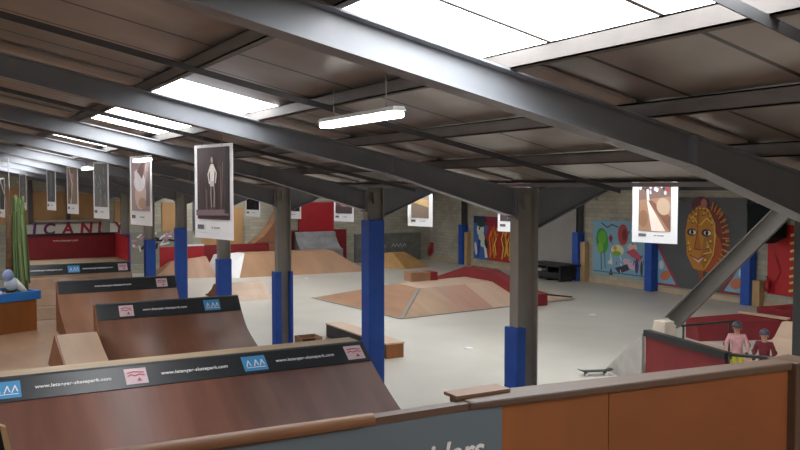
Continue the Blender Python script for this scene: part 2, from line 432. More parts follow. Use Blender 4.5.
# fluorescent lamps
def lamp(x, y0, y1, z, label, s=1.0):
    t = thing('fluorescent_lamp', label, 'lamp', (x, (y0 + y1) / 2, z), 0, 'fluorescent lamps under the near roof')
    h = (y1 - y0) / 2
    mb = MB(); mb.prism([(-.05, .04), (.05, .04), (.07, .0), (-.07, .0)], 'y', -h, h); obj('housing', mb, mat('lamp_white', srgb(210, 210, 208), .5), t)
    for sx in (-.035, .035):
        mb = MB(); mb.tube((sx, -h + .02, -.03), (sx, h - .02, -.03), .028); obj('tube', mb, TUBE, t)
    zr = zt(x + .02) + SH - z - .005
    for yy in (-h * .7, h * .7):
        mb = MB(); mb.tube((0, yy, .05), (0, yy, zr), .006, None, 6); obj('suspension_rod', mb, CORD, t)
lamp(3.5, 6.2, 7.75, 5.26, 'lit twin tube fluorescent lamp hanging below the near rafter')
lamp(3.7, 16.4, 17.6, 5.18, 'lit fluorescent lamp glimpsed just above the second portrait poster')
lamp(3.8, 23.7, 24.9, 5.16, 'small lit fluorescent lamp far off above the row of posters')

# ------------------------------------------------------------------ mezzanine the camera stands on, barrier in front
f = MB(); f.box(-6, 7.2, BK, 2.5, 2.7, 2.9); struct('floor_mezzanine', f, PLY_BR)
t = thing('barrier', 'long brown plywood barrier with a dark top rail along the bottom right', 'barrier', (2.4, 2.2, 2.9))
mb = MB(); mb.hexa([(1.66, 2.24, 2.9), (2.1, 2.195, 2.9), (2.1, 2.235, 2.9), (1.66, 2.28, 2.9), (1.66, 2.24, 3.866), (2.1, 2.195, 3.866), (2.1, 2.235, 3.866), (1.66, 2.28, 3.866)]); obj('panel', mb, ORWOOD, t, True)
mb = MB(); mb.hexa([(2.104, 2.195, 2.9), (3.0, 2.12, 2.9), (3.0, 2.16, 2.9), (2.104, 2.235, 2.9), (2.104, 2.195, 3.864), (3.0, 2.12, 3.864), (3.0, 2.16, 3.864), (2.104, 2.235, 3.864)]); obj('panel', mb, REDBR, t, True)
mb = MB(); mb.hexa([(1.52, 2.22, 3.872), (3.02, 2.1, 3.866), (3.02, 2.19, 3.866), (1.52, 2.35, 3.872), (1.52, 2.22, 3.9), (3.02, 2.1, 3.9), (3.02, 2.19, 3.9), (1.52, 2.35, 3.9)]); obj('top_rail', mb, RAILD, t, True, .008)
mb = MB(); mb.box(3.0, 3.14, 2.08, 2.22, 2.9, 3.9); obj('end_post', mb, mat('dark_post', srgb(84, 62, 46), .6, 0, .15, 3), t, True, .006)
t = thing('banner_fence', 'grey blue banner fence with a worn wooden handrail along the bottom edge', 'barrier', (.4, 2.25, 2.9))
mb = MB(); mb.box(-1.4, 1.655, 2.23, 2.245, 2.9, 3.87); obj('banner', mb, GREYB, t, True)
bn = t.children[0]
text_obj('lettering', 'riders', .11, frame((1.442, 2.226, 3.737), (1, 0, 0), (0, 0, 1)), WHITE, bn, .25, .002, True)
mb = MB(); mb.box(-1.4, 1.55, 2.23, 2.275, 3.871, 3.895); obj('edge_board', mb, RAILD, t, True)
mb = MB(); mb.tube((-1.4, 2.25, 3.915), (1.15, 2.2, 3.902), .019, None, 14); obj('handrail', mb, RAILW, t, True)
mb = MB(); mb.box(1.5, 1.72, 2.27, 2.35, 3.901, 3.912)
tag(obj('flat_board', mb, RAILW), 'short flat brown board lying on the barrier rail, in front of the near column', 'board')
mb = MB(); mb.prism([(-.02, 2.9), (.33, 2.9), (.145, 3.975), (.12, 3.985), (-.02, 3.97)], 'y', 2.38, 2.42, BLACK)
mb.prism([(.335, 2.9), (.38, 2.9), (.158, 3.978), (.144, 3.985)], 'y', 2.36, 2.385, TANW)
tag(obj('dark_board', mb), 'dark board end standing at the bottom left corner of the photo', 'board')

# ------------------------------------------------------------------ quarter pipes on the left
P1 = [(0, 1.6), (.4, 1.29), (.9, .97), (1.47, .66), (2.1, .4), (2.9, .17), (3.8, .04), (4.3, .02)]
P2 = [(0, 1.6), (.3, 1.22), (.66, .87), (1.0, .68), (1.37, .53), (1.9, .33), (2.6, .14), (3.4, .04), (3.8, .02)]
LOGO_R, LOGO_B = paint(214, 190, 196), paint(70, 150, 205)
def smooth_prof(P, n=5):
    out = []
    for i in range(len(P) - 1):
        p0 = P[max(i - 1, 0)]; p1 = P[i]; p2 = P[i + 1]; p3 = P[min(i + 2, len(P) - 1)]
        for k in range(n):
            s = k / n
            out.append(tuple(.5 * (2 * p1[j] + (p2[j] - p0[j]) * s + (2 * p0[j] - 5 * p1[j] + 4 * p2[j] - p3[j]) * s * s + (3 * p1[j] - p0[j] - 3 * p2[j] + p3[j]) * s ** 3) for j in (0, 1)))
    out.append(P[-1]); return out
def quarter_pipe(label, x0, x1, yt, P, deck, surf, marks, bh=.46, group=None):
    t = thing('quarter_pipe', label, 'ramp', ((x0 + x1) / 2, yt, 0), 0, 'quarter pipes facing the camera')
    S = smooth_prof(P)
    mb = MB()                                         # curved riding surface, 2 cm thick
    for i in range(len(S) - 1):
        (u, z), (v, w) = S[i], S[i + 1]
        q = mb.face([(x0, yt - u, z), (x1, yt - u, z), (x1, yt - v, w), (x0, yt - v, w)]); q.smooth = True
    o = obj('riding_surface', mb, surf, t, True)
    sd = o.modifiers.new('solid', 'SOLIDIFY'); sd.thickness = .02; sd.offset = -1
    for xa, xb in ((x0 - .02, x0), (x1, x1 + .02)):
        mb = MB(); mb.prism([(yt - u, z) for u, z in S] + [(yt + deck, 0.02), (yt + deck, 1.6)], 'x', xa, xb)
        obj('side_panel', mb, BLACK if xa > x0 else REDBR, t, True)
    mb = MB(); mb.box(x0, x1, yt, yt + deck, 1.56, 1.605); obj('deck_board', mb, DECKW, t, True)
    mb = MB(); mb.box(x0, x1, yt + deck - .02, yt + deck, .02, 1.56); obj('back_panel', mb, PLY_BR, t, True)
    mb = MB(); mb.tube((x0, yt - .005, 1.6), (x1, yt - .005, 1.6), .028); obj('coping', mb, STEEL_D, t, True)
    # banner strip under the coping
    A, B = Vector((0, yt - .03, 1.6 - .025)), None
    acc = 0; i = 0
    for i in range(1, len(S)):
        acc = math.hypot(S[i][0], 1.6 - S[i][1])
        if acc >= bh: break
    B = Vector((0, yt - S[i][0], S[i][1])); d = (B - A).normalized(); n = Vector((0, d.z, -d.y)); n = n if n.z > 0 else -n
    mb = MB(); o1, o2 = .035, .012
    mb.hexa([(x0 + .01, *(A + n * o2).yz), (x1 - .01, *(A + n * o2).yz), (x1 - .01, *(B + n * o2).yz), (x0 + .01, *(B + n * o2).yz),
             (x0 + .01, *(A + n * o1).yz), (x1 - .01, *(A + n * o1).yz), (x1 - .01, *(B + n * o1).yz), (x0 + .01, *(B + n * o1).yz)])
    b = obj('banner', mb, BANNER, t, True)
    C = (A + B) / 2 + n * (o1 + .003); L = (B - A).length
    for kind, x in marks:
        if kind == 't':
            text_obj('website_lettering', 'www.letanger-skatepark.com', .098, frame((x, C.y, C.z), (1, 0, 0), -d), WHITE, b, .15, .002, True)
        else:
            a = Art((x - .22 if kind == 'b' else x - .17, *(C + d * L * .36).yz), (1, 0, 0), -d, .0015)
            h = L * .72; w = .44 if kind == 'b' else .36
            a.board(w, h, .002, LOGO_B if kind == 'b' else LOGO_R)
            if kind == 'b':
                for (ux, uy) in ((.06, .3), (.2, .34), (.31, .3)):
                    a.stroke([(ux, h * .3), (ux + .05, h * .7), (ux + .08, h * .35)], .018, WHITE)
                a.stroke([(.06, h * .2), (.4, h * .2)], .014, WHITE)
            else:
                rr = paint(178, 60, 84)
                a.stroke([(.05, h * .72), (.15, h * .78), (.31, h * .7)], .025, rr)
                a.stroke([(.05, h * .52), (.1, h * .6), (.16, h * .5), (.24, h * .58), (.31, h * .5)], .022, rr)
                a.poly([(.18, h * .15), (.22, h * .4), (.26, h * .15)], rr)
            lo = obj('logo_sticker', a.mb, None, b)
            lo.data.transform(Matrix.Translation(-t.location))
    return t
quarter_pipe('nearest and widest dark brown quarter pipe with a black banner of white web addresses', -1.2, 7.26, 14.37, P1, .56, BROWN2,
             [('b', .95), ('t', 1.95), ('r', 2.92), ('t', 3.92), ('b', 5.0), ('t', 5.98), ('r', 6.98)])
quarter_pipe('dark brown quarter pipe second from the camera, left of the blue and grey column', 3.62, 7.4, 22.3, P2, .12, BROWN,
             [('r', 4.35), ('t', 5.35), ('b', 6.62)])
quarter_pipe('brown quarter pipe third from the camera, to the right of the blue rimmed box', 3.46, 7.2, 28.4, P2, .12, mat('mid_brown_ramp', srgb(142, 98, 72), .5, 0, .18, 2.0, (1, .2, .2)),
             [('t', 5.15), ('r', 6.72)])
qp4 = quarter_pipe('pale brown farthest quarter pipe with a red walled deck behind it', 3.1, 7.0, 34.8, P2, 2.7, mat('pale_brown_ramp', srgb(150, 120, 96), .45, 0, .12, 2, (1, .2, .2)),
             [('t', 3.85), ('b', 4.85), ('t', 5.75), ('r', 6.7)])
qp4.name = 'quarter_pipe'
t = thing('deck_wall', 'red plywood wall enclosing the deck of the farthest quarter pipe', 'wall', (5, 37.5, 1.6))
mb = MB(); mb.box(3.1, 7.0, 37.52, 37.58, 1.6, 2.6); obj('back_board', mb, RED, t, True)
mb = MB(); mb.box(6.98, 7.04, 34.9, 37.58, 1.62, 2.6); obj('side_board', mb, REDL, t, True)
mb = MB(); mb.box(3.05, 7.06, 37.46, 37.64, 2.6, 2.68); obj('top_cap', mb, BLACK, t, True)
mb = MB(); mb.box(6.94, 7.08, 34.85, 37.46, 2.6, 2.65); obj('side_cap', mb, RED, t, True)
text_obj('website_lettering', 'www.letanger.com', .13, frame((4.95, 37.515, 2.38), (1, 0, 0), (0, 0, 1)), paint(220, 190, 180), t, .1, .002, True)

t = thing('bank_ramp', 'small plywood bank with a dark left side, tucked left of the second quarter pipe', 'ramp', (3.0, 21, 0))
mb = MB(); mb.hexa([(2.62, 18.3, .03), (3.56, 18.3, .03), (3.56, 18.32, .02), (2.62, 18.32, .02), (2.62, 21.75, 1.0), (3.56, 21.75, 1.0), (3.56, 21.8, .98), (2.62, 21.8, .98)]); obj('riding_surface', mb, PLY, t, True)
mb = MB(); mb.prism([(18.3, .02), (23.2, .02), (21.8, .985)], 'x', 2.58, 2.62); obj('side_panel', mb, REDBR, t, True)
mb = MB(); mb.prism([(21.8, .985), (23.2, .02), (23.16, .02), (21.8, .95)], 'x', 2.62, 3.56); obj('back_panel', mb, PLY_BR, t, True)

# manual pad, small crate, kicker
t = thing('grind_ledge', 'long low ledge with a pale top and brown front end, behind the tall blue column', 'ledge', (10.85, 21.4, 0))
mb = MB(); mb.box(10.58, 11.15, 19.45, 23.4, .38, .42); obj('top_board', mb, PLY_PALE, t, True)
mb = MB(); mb.box(10.6, 11.13, 19.47, 19.5, 0, .38); obj('front_board', mb, ORWOOD, t, True)
mb = MB(); mb.box(10.6, 10.63, 19.5, 23.38, 0, .38); obj('side_board', mb, BLACK, t, True)
mb = MB(); mb.box(11.1, 11.13, 19.5, 23.38, 0, .38); obj('side_board', mb, BLACK, t, True)
mb = MB(); mb.box(10.63, 11.1, 23.35, 23.38, 0, .38); obj('back_board', mb, BLACK, t, True)
t = thing('wooden_crate', 'small open brown crate at the foot of the column with two narrow blue pads', 'crate', (8.3, 19.4, 0))
mb = MB(); mb.box(8.0, 8.55, 19.1, 19.13, 0, .85); mb.box(8.0, 8.55, 19.57, 19.6, 0, .85); mb.box(8.0, 8.03, 19.13, 19.57, 0, .85); mb.box(8.52, 8.55, 19.13, 19.57, 0, .85); mb.box(8.03, 8.52, 19.13, 19.57, 0, .03)
obj('body', mb, PLY_BR, t, True)
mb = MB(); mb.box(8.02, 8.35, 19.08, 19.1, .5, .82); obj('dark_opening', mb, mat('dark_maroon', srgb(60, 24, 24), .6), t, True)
t = thing('kicker_ramp', 'small low kicker with a curved plywood face, beyond the second quarter pipe', 'ramp', (11, 33.5, 0))
S = [(35.2, .0), (34.7, .12), (34.2, .34), (33.85, .62), (33.6, .62), (33.25, .34), (32.9, .14), (32.4, .02), (32.35, 0)]
mb = MB(); mb.prism(S, 'x', 10.22, 10.26); obj('side_panel', mb, ORWOOD, t, True)
mb = MB(); mb.prism(S, 'x', 10.26, 12.3); obj('riding_surface', mb, PLY_PALE, t, True)

# ------------------------------------------------------------------ funbox in the middle
t = thing('funbox', 'wide plywood funbox pyramid in the middle of the grey floor', 'ramp', (18, 28.5, 0))
A, B, C_, D = (13.85, 31.9, 0.01), (14.3, 25.2, 0.01), (23.1, 26.2, 0.01), (23.4, 33.6, 0.01)
a, b, c, d = (16.7, 29.7, .68), (16.55, 27.75, .68), (21.3, 28.4, .68), (21.4, 30.6, .68)
def slab(name, pts, m):
    mb = MB(); n = (Vector(pts[1]) - Vector(pts[0])).cross(Vector(pts[2]) - Vector(pts[0])).normalized()
    n = n if n.z > 0 else -n
    lo = [tuple(Vector(p) - n * .02) for p in pts]
    mb.hexa(lo + [tuple(p) for p in pts], m) if len(pts) == 4 else None
    return obj(name, mb, m, t, True)
lerp = lambda p, q, s: tuple(p[i] + (q[i] - p[i]) * s for i in range(3))
slab('left_bank', [A, B, b, a], PLY_BR)
for s0, s1, m in ((0, .26, PLY), (.26, .5, PLY_PINK), (.5, 1, PLY_PALE)):
    slab('front_bank', [lerp(B, C_, s0), lerp(B, C_, s1), lerp(b, c, s1), lerp(b, c, s0)], m)
slab('right_bank', [C_, D, d, c], PLY); slab('back_bank', [D, A, a, d], PLY); slab('top_deck', [a, b, c, d], PLY_PALE)
ed = mat('grey_metal_strip', srgb(140, 134, 124), .5)
for p, q in ((A, B), (B, C_), (B, b), (C_, D)):
    mb = MB(); mb.bar((p[0], p[1], p[2] + .012), (q[0], q[1], q[2] + .012), .14, .012); obj('edge_strip', mb, ed, t, True)
t = thing('grind_ledge', 'bent dark red grind ledge running over the plywood funbox', 'ledge', (20.6, 29, .4))
prof = [(25.3, .02, .46), (26.3, .14, .56), (28.55, .7, 1.12), (30.4, .7, 1.12), (33.4, .1, .3)]
mb = MB()
for i in range(len(prof) - 1):
    (y0, l0, h0), (y1, l1, h1) = prof[i], prof[i + 1]
    xa, xb = 20.45, 20.95
    mb.hexa([(xa, y0, l0), (xb, y0, l0), (xb, y1, l1), (xa, y1, l1), (xa, y0, h0), (xb, y0, h0), (xb, y1, h1), (xa, y1, h1)])
obj('body', mb, RED, t, True)
mb = MB(); e = .02
for i in range(len(prof) - 1):
    (y0, _, h0), (y1, _, h1) = prof[i], prof[i + 1]
    mb.hexa([(20.9, y0, h0), (20.97, y0, h0), (20.97, y1, h1), (20.9, y1, h1), (20.9, y0, h0 + e), (20.97, y0, h0 + e), (20.97, y1, h1 + e), (20.9, y1, h1 + e)])
obj('metal_edge', mb, STEEL_D, t, True)
mb = MB(); mb.bar((21.3, 25.9, .35), (22.9, 26.1, .12), .06, .06)
tag(obj('dark_bar', mb, BLACK), 'short dark bar behind the low end of the red ledge', 'bar')
t = thing('grind_box', 'small low wooden box with a red end on the back edge of the funbox', 'ledge', (18.3, 30.3, .62))
mb = MB(); mb.hexa([(17.45, 29.9, .68), (18.4, 29.9, .68), (18.4, 30.5, .68), (17.45, 30.5, .68), (17.45, 29.9, 1.08), (18.4, 29.9, 1.03), (18.4, 30.5, 1.03), (17.45, 30.5, 1.08)]); obj('body', mb, PLY_BR, t, True)
mb = MB(); mb.box(18.4, 18.75, 29.88, 30.52, .68, 1.04); obj('red_end', mb, RED, t, True)

# ------------------------------------------------------------------ ramps at the end wall
t = thing('bank_ramp', 'large tan plywood bank across the far end with a white hip panel at its left', 'ramp', (17, 42, 0))
mb = MB()
T = [(14.7, 43, 1.05), (19.9, 43, 1.05), (19.9, 44.3, 1.05), (14.7, 44.3, 1.05)]
mb.hexa([(13.7, 40.9, 0), (20.9, 40.7, 0), (20.9, 44.3, 0), (13.7, 44.3, 0)] + T); obj('riding_surface', mb, mat('tan_bank', srgb(168, 130, 100), .5, 0, .12, 1.2, (1, .3, .3)), t, True)
mb = MB(); mb.hexa([(12.8, 41.9, 0), (13.68, 40.85, 0), (13.68, 44.0, 0), (12.8, 44.0, 0), (13.3, 43.1, 1.0), (14.68, 42.95, 1.07), (14.68, 44.0, 1.07), (13.3, 44.0, 1.0)]); obj('hip_panel', mb, WHITEP, t, True)
t = thing('bank_ramp', 'brown plywood bank at the far end under a red board, left of the white hip', 'ramp', (11.2, 42.5, 0))
mb = MB(); mb.hexa([(9.7, 42.3, 0), (12.75, 41.7, 0), (12.75, 43.9, 0), (9.7, 43.9, 0), (10.9, 43.5, .75), (12.75, 43.5, .95), (12.75, 43.9, .95), (10.9, 43.9, .75)]); obj('riding_surface', mb, PLY_BR, t, True)
mb = MB(); mb.hexa([(10.4, 43.92, 0), (12.75, 43.92, 0), (12.75, 44.0, 0), (10.4, 44.0, 0), (10.4, 43.92, 1.5), (12.75, 43.92, 1.5), (12.75, 44.0, 1.5), (10.4, 44.0, 1.5)]); obj('red_board', mb, REDL, t, True)
mb = MB(); mb.box(11.4, 12.75, 43.88, 44.04, 1.5, 1.58); obj('top_cap', mb, WHITEP, t, True)
mb = MB(); mb.box(12.8, 16.6, 44.35, 44.42, 0, 1.5)
tag(obj('red_fence', mb, RED), 'low red board fence on top of the far tan bank', 'fence')
t = thing('wall_ramp', 'steep brown wooden wall ramp against the end wall, left of the red panel', 'ramp', (17, 45.2, 0))
S = [(15.9, 1.5), (16.5, 1.9), (17.0, 2.5), (17.4, 3.2), (17.6, 3.75), (18.0, 3.75), (18.0, 1.5)]
mb = MB(); mb.prism(S, 'y', 44.8, 44.85); obj('side_panel', mb, mat('reddish_brown_ply', srgb(140, 92, 66), .55, 0, .15, 2), t, True)
mb = MB(); mb.prism(S, 'y', 44.85, 45.8); mb.box(15.9, 18, 44.85, 45.8, 0, 1.5); obj('riding_surface', mb, PLY_BR, t, True)
t = thing('vert_panel', 'tall bright red panel on the end wall above a grey ramp', 'panel', (20.9, 45.8, 0))
mb = MB(); mb.box(19.0, 21.25, 45.72, 45.86, 0, 3.75); obj('tall_board', mb, REDL, t, True)
mb = MB(); mb.box(18.3, 19.0, 45.74, 45.86, 0, 2.1); obj('low_board', mb, RED, t, True)
mb = MB(); mb.box(21.25, 22.0, 45.5, 45.72, 0, 2.1); obj('low_board', mb, RED, t, True)
t = thing('quarter_pipe', 'grey sheeted quarter pipe in front of the tall red panel', 'ramp', (20.4, 45, 1.05))
mb = MB(); mb.prism([(44.32, 1.0), (44.7, 1.12), (45.0, 1.35), (45.25, 1.65), (45.4, 2.0), (45.6, 2.0), (45.6, 0), (44.32, 0)], 'x', 18.6, 21.2); obj('riding_surface', mb, GREYRAMP, t, True)
t = thing('bank_ramp', 'low yellowish bank by the far right corner of the hall', 'ramp', (24, 42, 0))
mb = MB(); mb.hexa([(22.3, 42.2, 0), (23.4, 40.7, 0), (25.3, 41.2, 0), (25.3, 43.5, 0), (22.7, 43.2, .75), (23.6, 42.6, .8), (24.6, 42.9, .8), (24.5, 43.5, .75)]); obj('riding_surface', mb, mat('yellowish_ply', srgb(184, 142, 88), .5, 0, .15, 2), t, True)
t = thing('slate_boarding', 'dark painted boarding with faint pale writing low on the end wall', 'panel', (25, 45.8, 0))
mb = MB(); mb.box(22.7, 27.4, 45.7, 45.89, 0, 1.75); mb.box(23.6, 26.8, 45.6, 45.7, 0, 1.2); obj('painted_face', mb, mat('dark_slate', srgb(116, 116, 110), .6, 0, .25, 2), t, True)
a = Art((23.7, 45.595, .9), (1, 0, 0), (0, 0, 1))
for u in (.2, .5, .8, 1.5, 1.75, 2.0, 2.3): a.stroke([(u, 0), (u + .12, .2), (u + .22, .02)], .05, paint(190, 200, 205))
o = obj('pale_lettering', a.mb, None, t); o.data.transform(Matrix.Translation(-t.location))

# end wall cladding, graffiti
spans = [(2.2, 4.3, 2.75, 4.6), (4.5, 6.1, 2.85, 4.4), (6.3, 8.2, 2.85, 4.3), (8.5, 9.7, 2.8, 3.9), (11.0, 12.3, 2.22, 3.8), (13.2, 15.6, 1.2, 3.5)]
names = ['leftmost, behind the green palm', 'second from the left, above the painted letters', 'third from the left, above the painted letters', 'narrow, right of the painted letters', 'between the two blue columns beside the second portrait poster', 'behind the largest portrait poster']
for (x0, x1, z0, z1), nm in zip(spans, names):
    mb = MB(); mb.box(x0, x1, EY - .06, EY, z0, z1)
    tag(obj('wall_panel', mb, mat('orange_ply_cladding', srgb(182, 142, 96), .6, 0, .15, 1.5, (1, 1, .3))), 'orange plywood panel on the end wall, ' + nm, 'panel', 'plywood panels of the end wall')
for x, l in ((4.4, 'left of the painted letters'), (6.2, 'above the painted letters'), (10.2, 'right of the painted letters'), (12.8, 'right of the second portrait poster')):
    mb = MB(); mb.box(x - .1, x + .1, EY - .16, EY - .01, 2.8 if x < 8 else 2.25, 5.0)
    tag(obj('wall_post', mb, STEEL_D), 'dark steel post on the end wall, ' + l, 'post', 'posts of the end wall')
mb = MB(); mb.box(4.6, 8.4, EY - .3, EY - .17, 2.86, 2.95)
tag(obj('wall_ledge', mb, PACK), 'thin pale ledge along the plywood above the painted letters', 'ledge')
t = thing('graffiti_board', 'white board with purple and red block letters above the red deck wall', 'mural', (6.5, 45.7, 1.9))
mb = MB(); mb.box(4.2, 9.1, EY - .12, EY - .001, 1.5, 2.72); obj('board', mb, mat('white_board', srgb(214, 212, 206), .6, 0, .05, 2), t, True)
for ch, x, c in (('I', 4.55, (96, 50, 120)), ('C', 5.25, (120, 40, 90)), ('A', 6.15, (150, 30, 50)), ('N', 7.05, (170, 30, 44)), ('D', 7.9, (150, 30, 50)), ('Y', 8.7, (130, 40, 50))):
    text_obj('letter', ch, .8, frame((x, EY - .13, 2.47), (1, 0, 0), (0, 0, 1)), paint(*c), t, .1, .004, True, .035)
a = Art((9.2, EY - .02, .5), (1, 0, 0), (0, 0, 1), .002)
a.board(3.5, 1.7, .015, paint(150, 150, 138))
for i in range(26):
    u, v = random.uniform(.1, 3.1), random.uniform(.9, 1.6); m = random.choice([paint(30, 30, 34), paint(226, 226, 224), paint(200, 150, 170)])
    a.stroke([(u, v), (u + random.uniform(-.3, .3), v + random.uniform(-.3, .15)), (u + random.uniform(-.1, .4), v + random.uniform(-.15, .15))], .09, m)
tag(obj('graffiti_board', a.mb), 'grey board with black and white scribbled graffiti behind the blue columns', 'mural')

# ------------------------------------------------------------------ murals on the right wall
def mural(name, y_left, y_right, z0, z1, label, bg):
    a = Art((WX - .08, y_left, z0), (0, -1, 0), (0, 0, 1), .0009)
    a.board(y_left - y_right, z1 - z0, .07, bg)
    return a
pc = paint
# red and blue mural
a = mural('m1', 40.8, 36.75, .42, 2.95, '', pc(176, 48, 36)); W, H_ = 4.05, 2.53
a.poly([(0, 0), (1.55, 0), (1.1, 1.1), (1.5, 2.0), (1.2, H_), (0, H_)], pc(64, 110, 176))
a.poly([(1.0, 2.0), (4.05, 1.9), (4.05, H_), (1.2, H_)], pc(150, 40, 60)); a.poly([(0, 2.1), (1.4, 2.2), (1.2, H_), (0, H_)], pc(40, 50, 90))
a.ell(.7, 1.75, .36, .42, pc(224, 226, 220)); a.ell(.75, 2.1, .42, .22, pc(36, 70, 60)); a.ell(.85, 1.2, .3, .5, pc(210, 220, 200), 15)
a.poly([(.3, .1), (.55, .1), (.75, 1.1), (.5, 1.2)], pc(30, 60, 150)); a.poly([(1.2, .1), (1.45, .15), (1.25, .9), (1.05, .8)], pc(230, 230, 226)); a.ell(1.3, .95, .16, .3, pc(40, 44, 50), 20)
a.ell(.62, 1.8, .07, .09, BLACK); a.ell(.25, .6, .14, .4, pc(220, 226, 232), 10)
random.seed(3)
for i in range(16):
    u = 1.7 + i * .145; v = random.uniform(.1, .5)
    a.stroke([(u, v), (u + random.uniform(-.15, .15), v + .6), (u + random.uniform(-.25, .2), v + 1.1), (u + random.uniform(-.1, .25), v + 1.5)], .09, pc(*random.choice([(226, 170, 60), (220, 110, 40), (236, 196, 90), (200, 60, 40)])))
tag(obj('mural_panel', a.mb), 'mural panel with orange flames and a blue white figure, left of the bare near column', 'mural', 'mural panels on the right wall')
# light blue mural
a = mural('m2', 30.55, 26.95, .47, 3.05, '', pc(128, 172, 196)); W, H_ = 3.6, 2.58
a.ell(.62, 1.6, .42, .62, pc(58, 150, 60), 8); a.ell(.62, 1.75, .28, .34, pc(96, 176, 60)); a.ell(.5, 1.25, .2, .26, pc(130, 180, 60))
a.stroke([(.55, 1.0), (.6, .2)], .07, pc(60, 110, 90)); a.stroke([(.8, 1.0), (.85, .3)], .06, pc(60, 110, 90))
a.poly([(1.05, 1.75), (1.2, 1.95), (1.35, 1.75), (1.2, 1.5)], pc(140, 40, 60))
a.ell(2.0, 1.95, .34, .5, pc(176, 60, 56)); a.ell(2.1, 1.95, .16, .28, pc(120, 40, 50)); a.ell(2.6, 1.4, .3, .18, pc(222, 190, 170))
a.ell(1.65, 1.2, .42, .26, pc(226, 222, 170)); a.ell(1.6, 1.05, .3, .12, pc(120, 170, 60)); a.ell(1.5, 1.3, .12, .12, pc(220, 150, 60))
a.poly([(2.2, 1.15), (2.7, 1.35), (3.2, 1.0), (3.1, .75), (2.6, .95)], pc(190, 80, 100)); a.ell(2.5, .6, .5, .2, pc(210, 180, 200), -20)
a.poly([(1.5, .35), (2.3, .6), (2.45, .35), (1.8, .1)], pc(60, 50, 70)); a.poly([(1.0, .55), (1.3, .85), (1.35, .5)], pc(226, 220, 210))
a.poly([(1.1, 0), (1.25, .35), (1.4, 0)], pc(60, 60, 70)); a.ell(2.9, .55, .12, .35, pc(90, 70, 120)); a.ell(3.2, .45, .08, .35, pc(60, 70, 60))
for i in range(16):
    u, v = random.uniform(1.2, 3.4), random.uniform(.1, 2.3)
    a.stroke([(u, v), (u + random.uniform(-.12, .12), v + random.uniform(-.2, .2))], .05, pc(*random.choice([(60, 60, 80), (226, 226, 220), (150, 50, 60), (70, 90, 140)])))
a.stroke([(.6, 2.45), (1.0, 2.25), (1.3, 2.4), (1.7, 2.3)], .06, pc(80, 70, 110)); a.stroke([(.1, .12), (3.5, .12)], .05, pc(70, 110, 130))
tag(obj('mural_panel', a.mb), 'light blue mural panel with a green tree figure, left of the sun face', 'mural', 'mural panels on the right wall')
# sun face mural
a = mural('m3', 26.4, 21.8, .3, 4.2, '', pc(84, 86, 88)); W, H_ = 4.6, 3.9
for s in (0, 1):
    q = (lambda u: u) if not s else (lambda u: W - u)
    a.poly([(q(0), 0), (q(1.25), 0), (q(.75), .75), (q(0), 1.9)], pc(150, 60, 70)); a.poly([(q(0), .1), (q(1.05), .1), (q(.6), .7), (q(0), 1.65)], pc(126, 176, 206))
    a.ell(q(.45), .45, .3, .22, pc(200, 120, 80), 25); a.ell(q(.2), .9, .14, .2, pc(220, 220, 220))
cx, cy = 2.45, 2.15
for k in range(26):                                       # spiky rays, longest on the right
    t_ = R(-80 + 200 * k / 25); r0 = 1.0; r1 = 1.28 + .12 * (k % 2)
    d1 = R(3.2)
    a.poly([(cx + .2 + .85 * r0 * math.cos(t_ - d1), cy + 1.35 * r0 * math.sin(t_ - d1)), (cx + .2 + .95 * r1 * math.cos(t_), cy + 1.3 * r1 * math.sin(t_)), (cx + .2 + .85 * r0 * math.cos(t_ + d1), cy + 1.35 * r0 * math.sin(t_ + d1))], pc(*[(206, 128, 44), (150, 50, 44)][k % 2]))
a.ell(cx + .35, cy + .05, .82, 1.3, pc(120, 44, 40)); a.ell(cx + .4, cy - .5, .62, .9, pc(176, 84, 40))
a.ell(cx - .1, cy + 1.45, .5, .34, pc(96, 44, 56)); a.ell(cx + .05, cy + 1.5, .16, .2, pc(180, 110, 90))
a.poly([(cx - .9, cy + .3), (cx - .75, cy + 1.0), (cx - .2, cy + 1.42), (cx + .35, cy + 1.25), (cx + .68, cy + .6), (cx + .66, cy - .2), (cx + .45, cy - .9), (cx + .05, cy - 1.35), (cx - .45, cy - 1.25), (cx - .8, cy - .7)], pc(196, 132, 44))
a.poly([(cx + .1, cy + .1), (cx + .6, cy + .2), (cx + .5, cy - .7), (cx + .1, cy - 1.25), (cx - .1, cy - .9)], pc(168, 110, 50))
gl = pc(224, 196, 90)
a.stroke([(cx - .78, cy + .75), (cx - .5, cy + .95), (cx - .2, cy + .6)], .05, gl); a.stroke([(cx - .1, cy + .6), (cx + .2, cy + .9), (cx + .55, cy + .65)], .05, gl)
a.stroke([(cx - .35, cy + 1.3), (cx + .2, cy + 1.3), (cx + .62, cy + .7), (cx + .62, cy - .1)], .05, gl)
for u in (-.55, .22):
    a.ell(cx + u, cy + .28, .26, .16, pc(70, 50, 44)); a.ell(cx + u + .05, cy + .28, .18, .1, pc(226, 220, 204)); a.ell(cx + u + .02, cy + .28, .08, .1, BLACK)
a.poly([(cx - .22, cy + .35), (cx - .02, cy - .42), (cx - .42, cy - .42)], pc(178, 106, 40)); a.stroke([(cx - .22, cy + .4), (cx - .4, cy - .42), (cx - .05, cy - .45)], .045, pc(120, 60, 40))
a.poly([(cx - .6, cy - .72), (cx - .2, cy - .86), (cx + .15, cy - .68), (cx - .15, cy - 1.0)], pc(226, 196, 190)); a.stroke([(cx - .62, cy - .7), (cx - .2, cy - .86), (cx + .18, cy - .66)], .045, pc(140, 40, 50))
a.stroke([(cx + .25, cy - .1), (cx + .5, cy - .5), (cx + .1, cy - .6)], .04, gl); a.stroke([(cx - .7, cy - .1), (cx - .6, cy - .5)], .04, gl)
